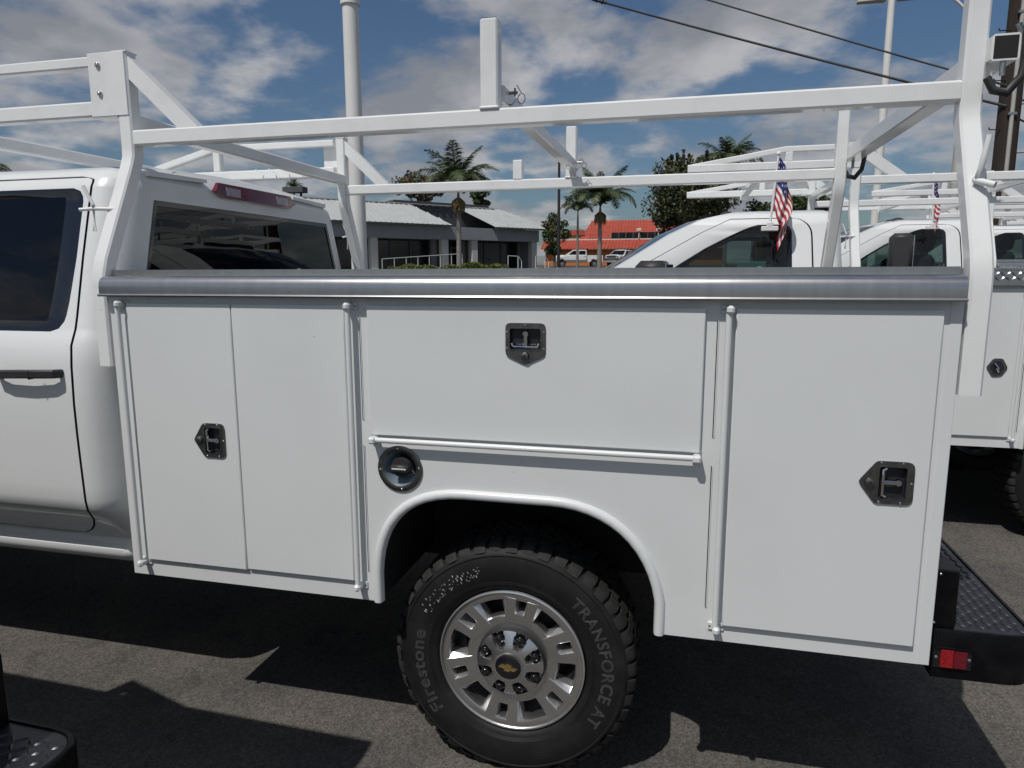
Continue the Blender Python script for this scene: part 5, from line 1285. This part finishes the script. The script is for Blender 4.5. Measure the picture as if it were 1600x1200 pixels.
mb = MB(); q0 = at(1470, -14, 17.6); q1 = at(1496, 2, 17.6); q2 = at(1516, 22, 17.6); mb.rod([Vector((b.x+.6, b.y, zt+.30)), q0, q1, q2], .035, 'polewhite', seg=8); mb.build('curved_arm', T, b, 60)
T, b = pole('lamp_post', 'thin black lamp post rising before the thin olive tree', 873, 350, 46, .12, .08, at(873, 245, 46).z-gz(46), 'poledark')
mb = MB(); zt = at(873, 245, 46).z; mb.box(b.x-.35, b.x+.35, 45.85, 46.15, zt-.02, zt+.12, 'poledark', b=.02); mb.build('lamp_head', T, b)
# utility pole with conduit and climbing steps
q = at(1574, 200, 13.0); base = Vector((q.x, 13.0, gz(13))); T = tag(empty('utility_pole', base), 'dark wooden utility pole with pale conduit and climbing steps', 'utility pole')
H = 11.5
mb = MB(); mb.lathe([(.195, -.2), (.185, 2), (.15, H), (0, H+.02)], 'wood', 20, 'Z', base); mb.build('pole', T, base, 60)
mb = MB(); mb.rod([base+Vector((-.02, -.20, -.1)), base+Vector((-.02, -.185, H*.5)), base+Vector((-.02, -.17, H*.9))], .035, 'conduit', seg=10, up=(1, 0, 0)); mb.build('conduit', T, base, 60)
for k in range(16):
    s = 1 if k % 2 else -1; z = 2.2+.42*k; mb = MB(); mb.rod([base+Vector((.12*s, -.10, z)), base+Vector((.33*s, -.12, z)), base+Vector((.34*s, -.12, z+.04))], .010, 'poledark', seg=6); mb.build('climbing_step', T, base, 60)
for k in range(5): z = 2.4+1.7*k; mb = MB(); mb.box(base.x-.09, base.x+.05, base.y-.225, base.y-.16, base.z+z, base.z+z+.05, 'zinc', b=.005); mb.build('conduit_strap', T, base)
mb = MB(); mb.box(base.x-.06, base.x+.06, base.y-1.3, base.y+1.3, base.z+H-.9, base.z+H-.75, 'wood', b=.01); mb.build('cross_arm', T, base)
# a second, thinner leaning pole behind
q = at(1493, 280, 30); base2 = Vector((q.x, 30, gz(30))); T = tag(empty('utility_pole', base2), 'weathered grey utility pole mostly hidden behind the nearest truck rack post', 'utility pole')
mb = MB(); mb.lathe([(.20, -.2), (.15, 7.2), (0, 7.22)], 'conduit', 16, 'Z', base2); mb.build('pole', T, base2, 60)
def wire(label, pts, r, sag=0.0, splice=0):
    a, b = Vector(pts[0]), Vector(pts[1]); n = 40; P = [a.lerp(b, i/n)-Vector((0, 0, sag*4*(i/n)*(1-i/n))) for i in range(n+1)]
    mb = MB(); mb.rod(P, r, 'wire', seg=6)
    if splice:
        k = int(n*splice); dv = (P[k+1]-P[k]).normalized()
        for t in range(5): c = P[k]+dv*(.10*t); mb.rod([c, c+dv*.06], r*(1.9 if t % 2 else 1.5), 'wire', seg=6)
        for t in range(4): c = P[k]+dv*(.12*t); mb.rod([c, c+Vector((.02, 0, .06))], .006, 'wire', seg=5)
    o = mb.build('overhead_wire', None, a, 60); o.location = a
    tag(o, label, 'wire', 'overhead wires')
a1, b1 = at(700, -68, 20.0), at(1572, 166, 12.85); wire('thick black overhead cable crossing the sky to the utility pole', (a1, b1), .026, .10, .39)
a1, b1 = at(700, -130, 20.0), at(1574, 134, 12.85); wire('thin black overhead wire above the thick cable', (a1, b1), .019, .10)
a1, b1 = at(1580, 147, 12.9), at(1760, 225, 16); wire('overhead wire leaving the far side of the utility pole, upper', (a1, b1), .013, .05)
a1, b1 = at(1576, 178, 12.9), at(1760, 255, 16); wire('overhead cable leaving the far side of the utility pole, lower', (a1, b1), .016, .05)
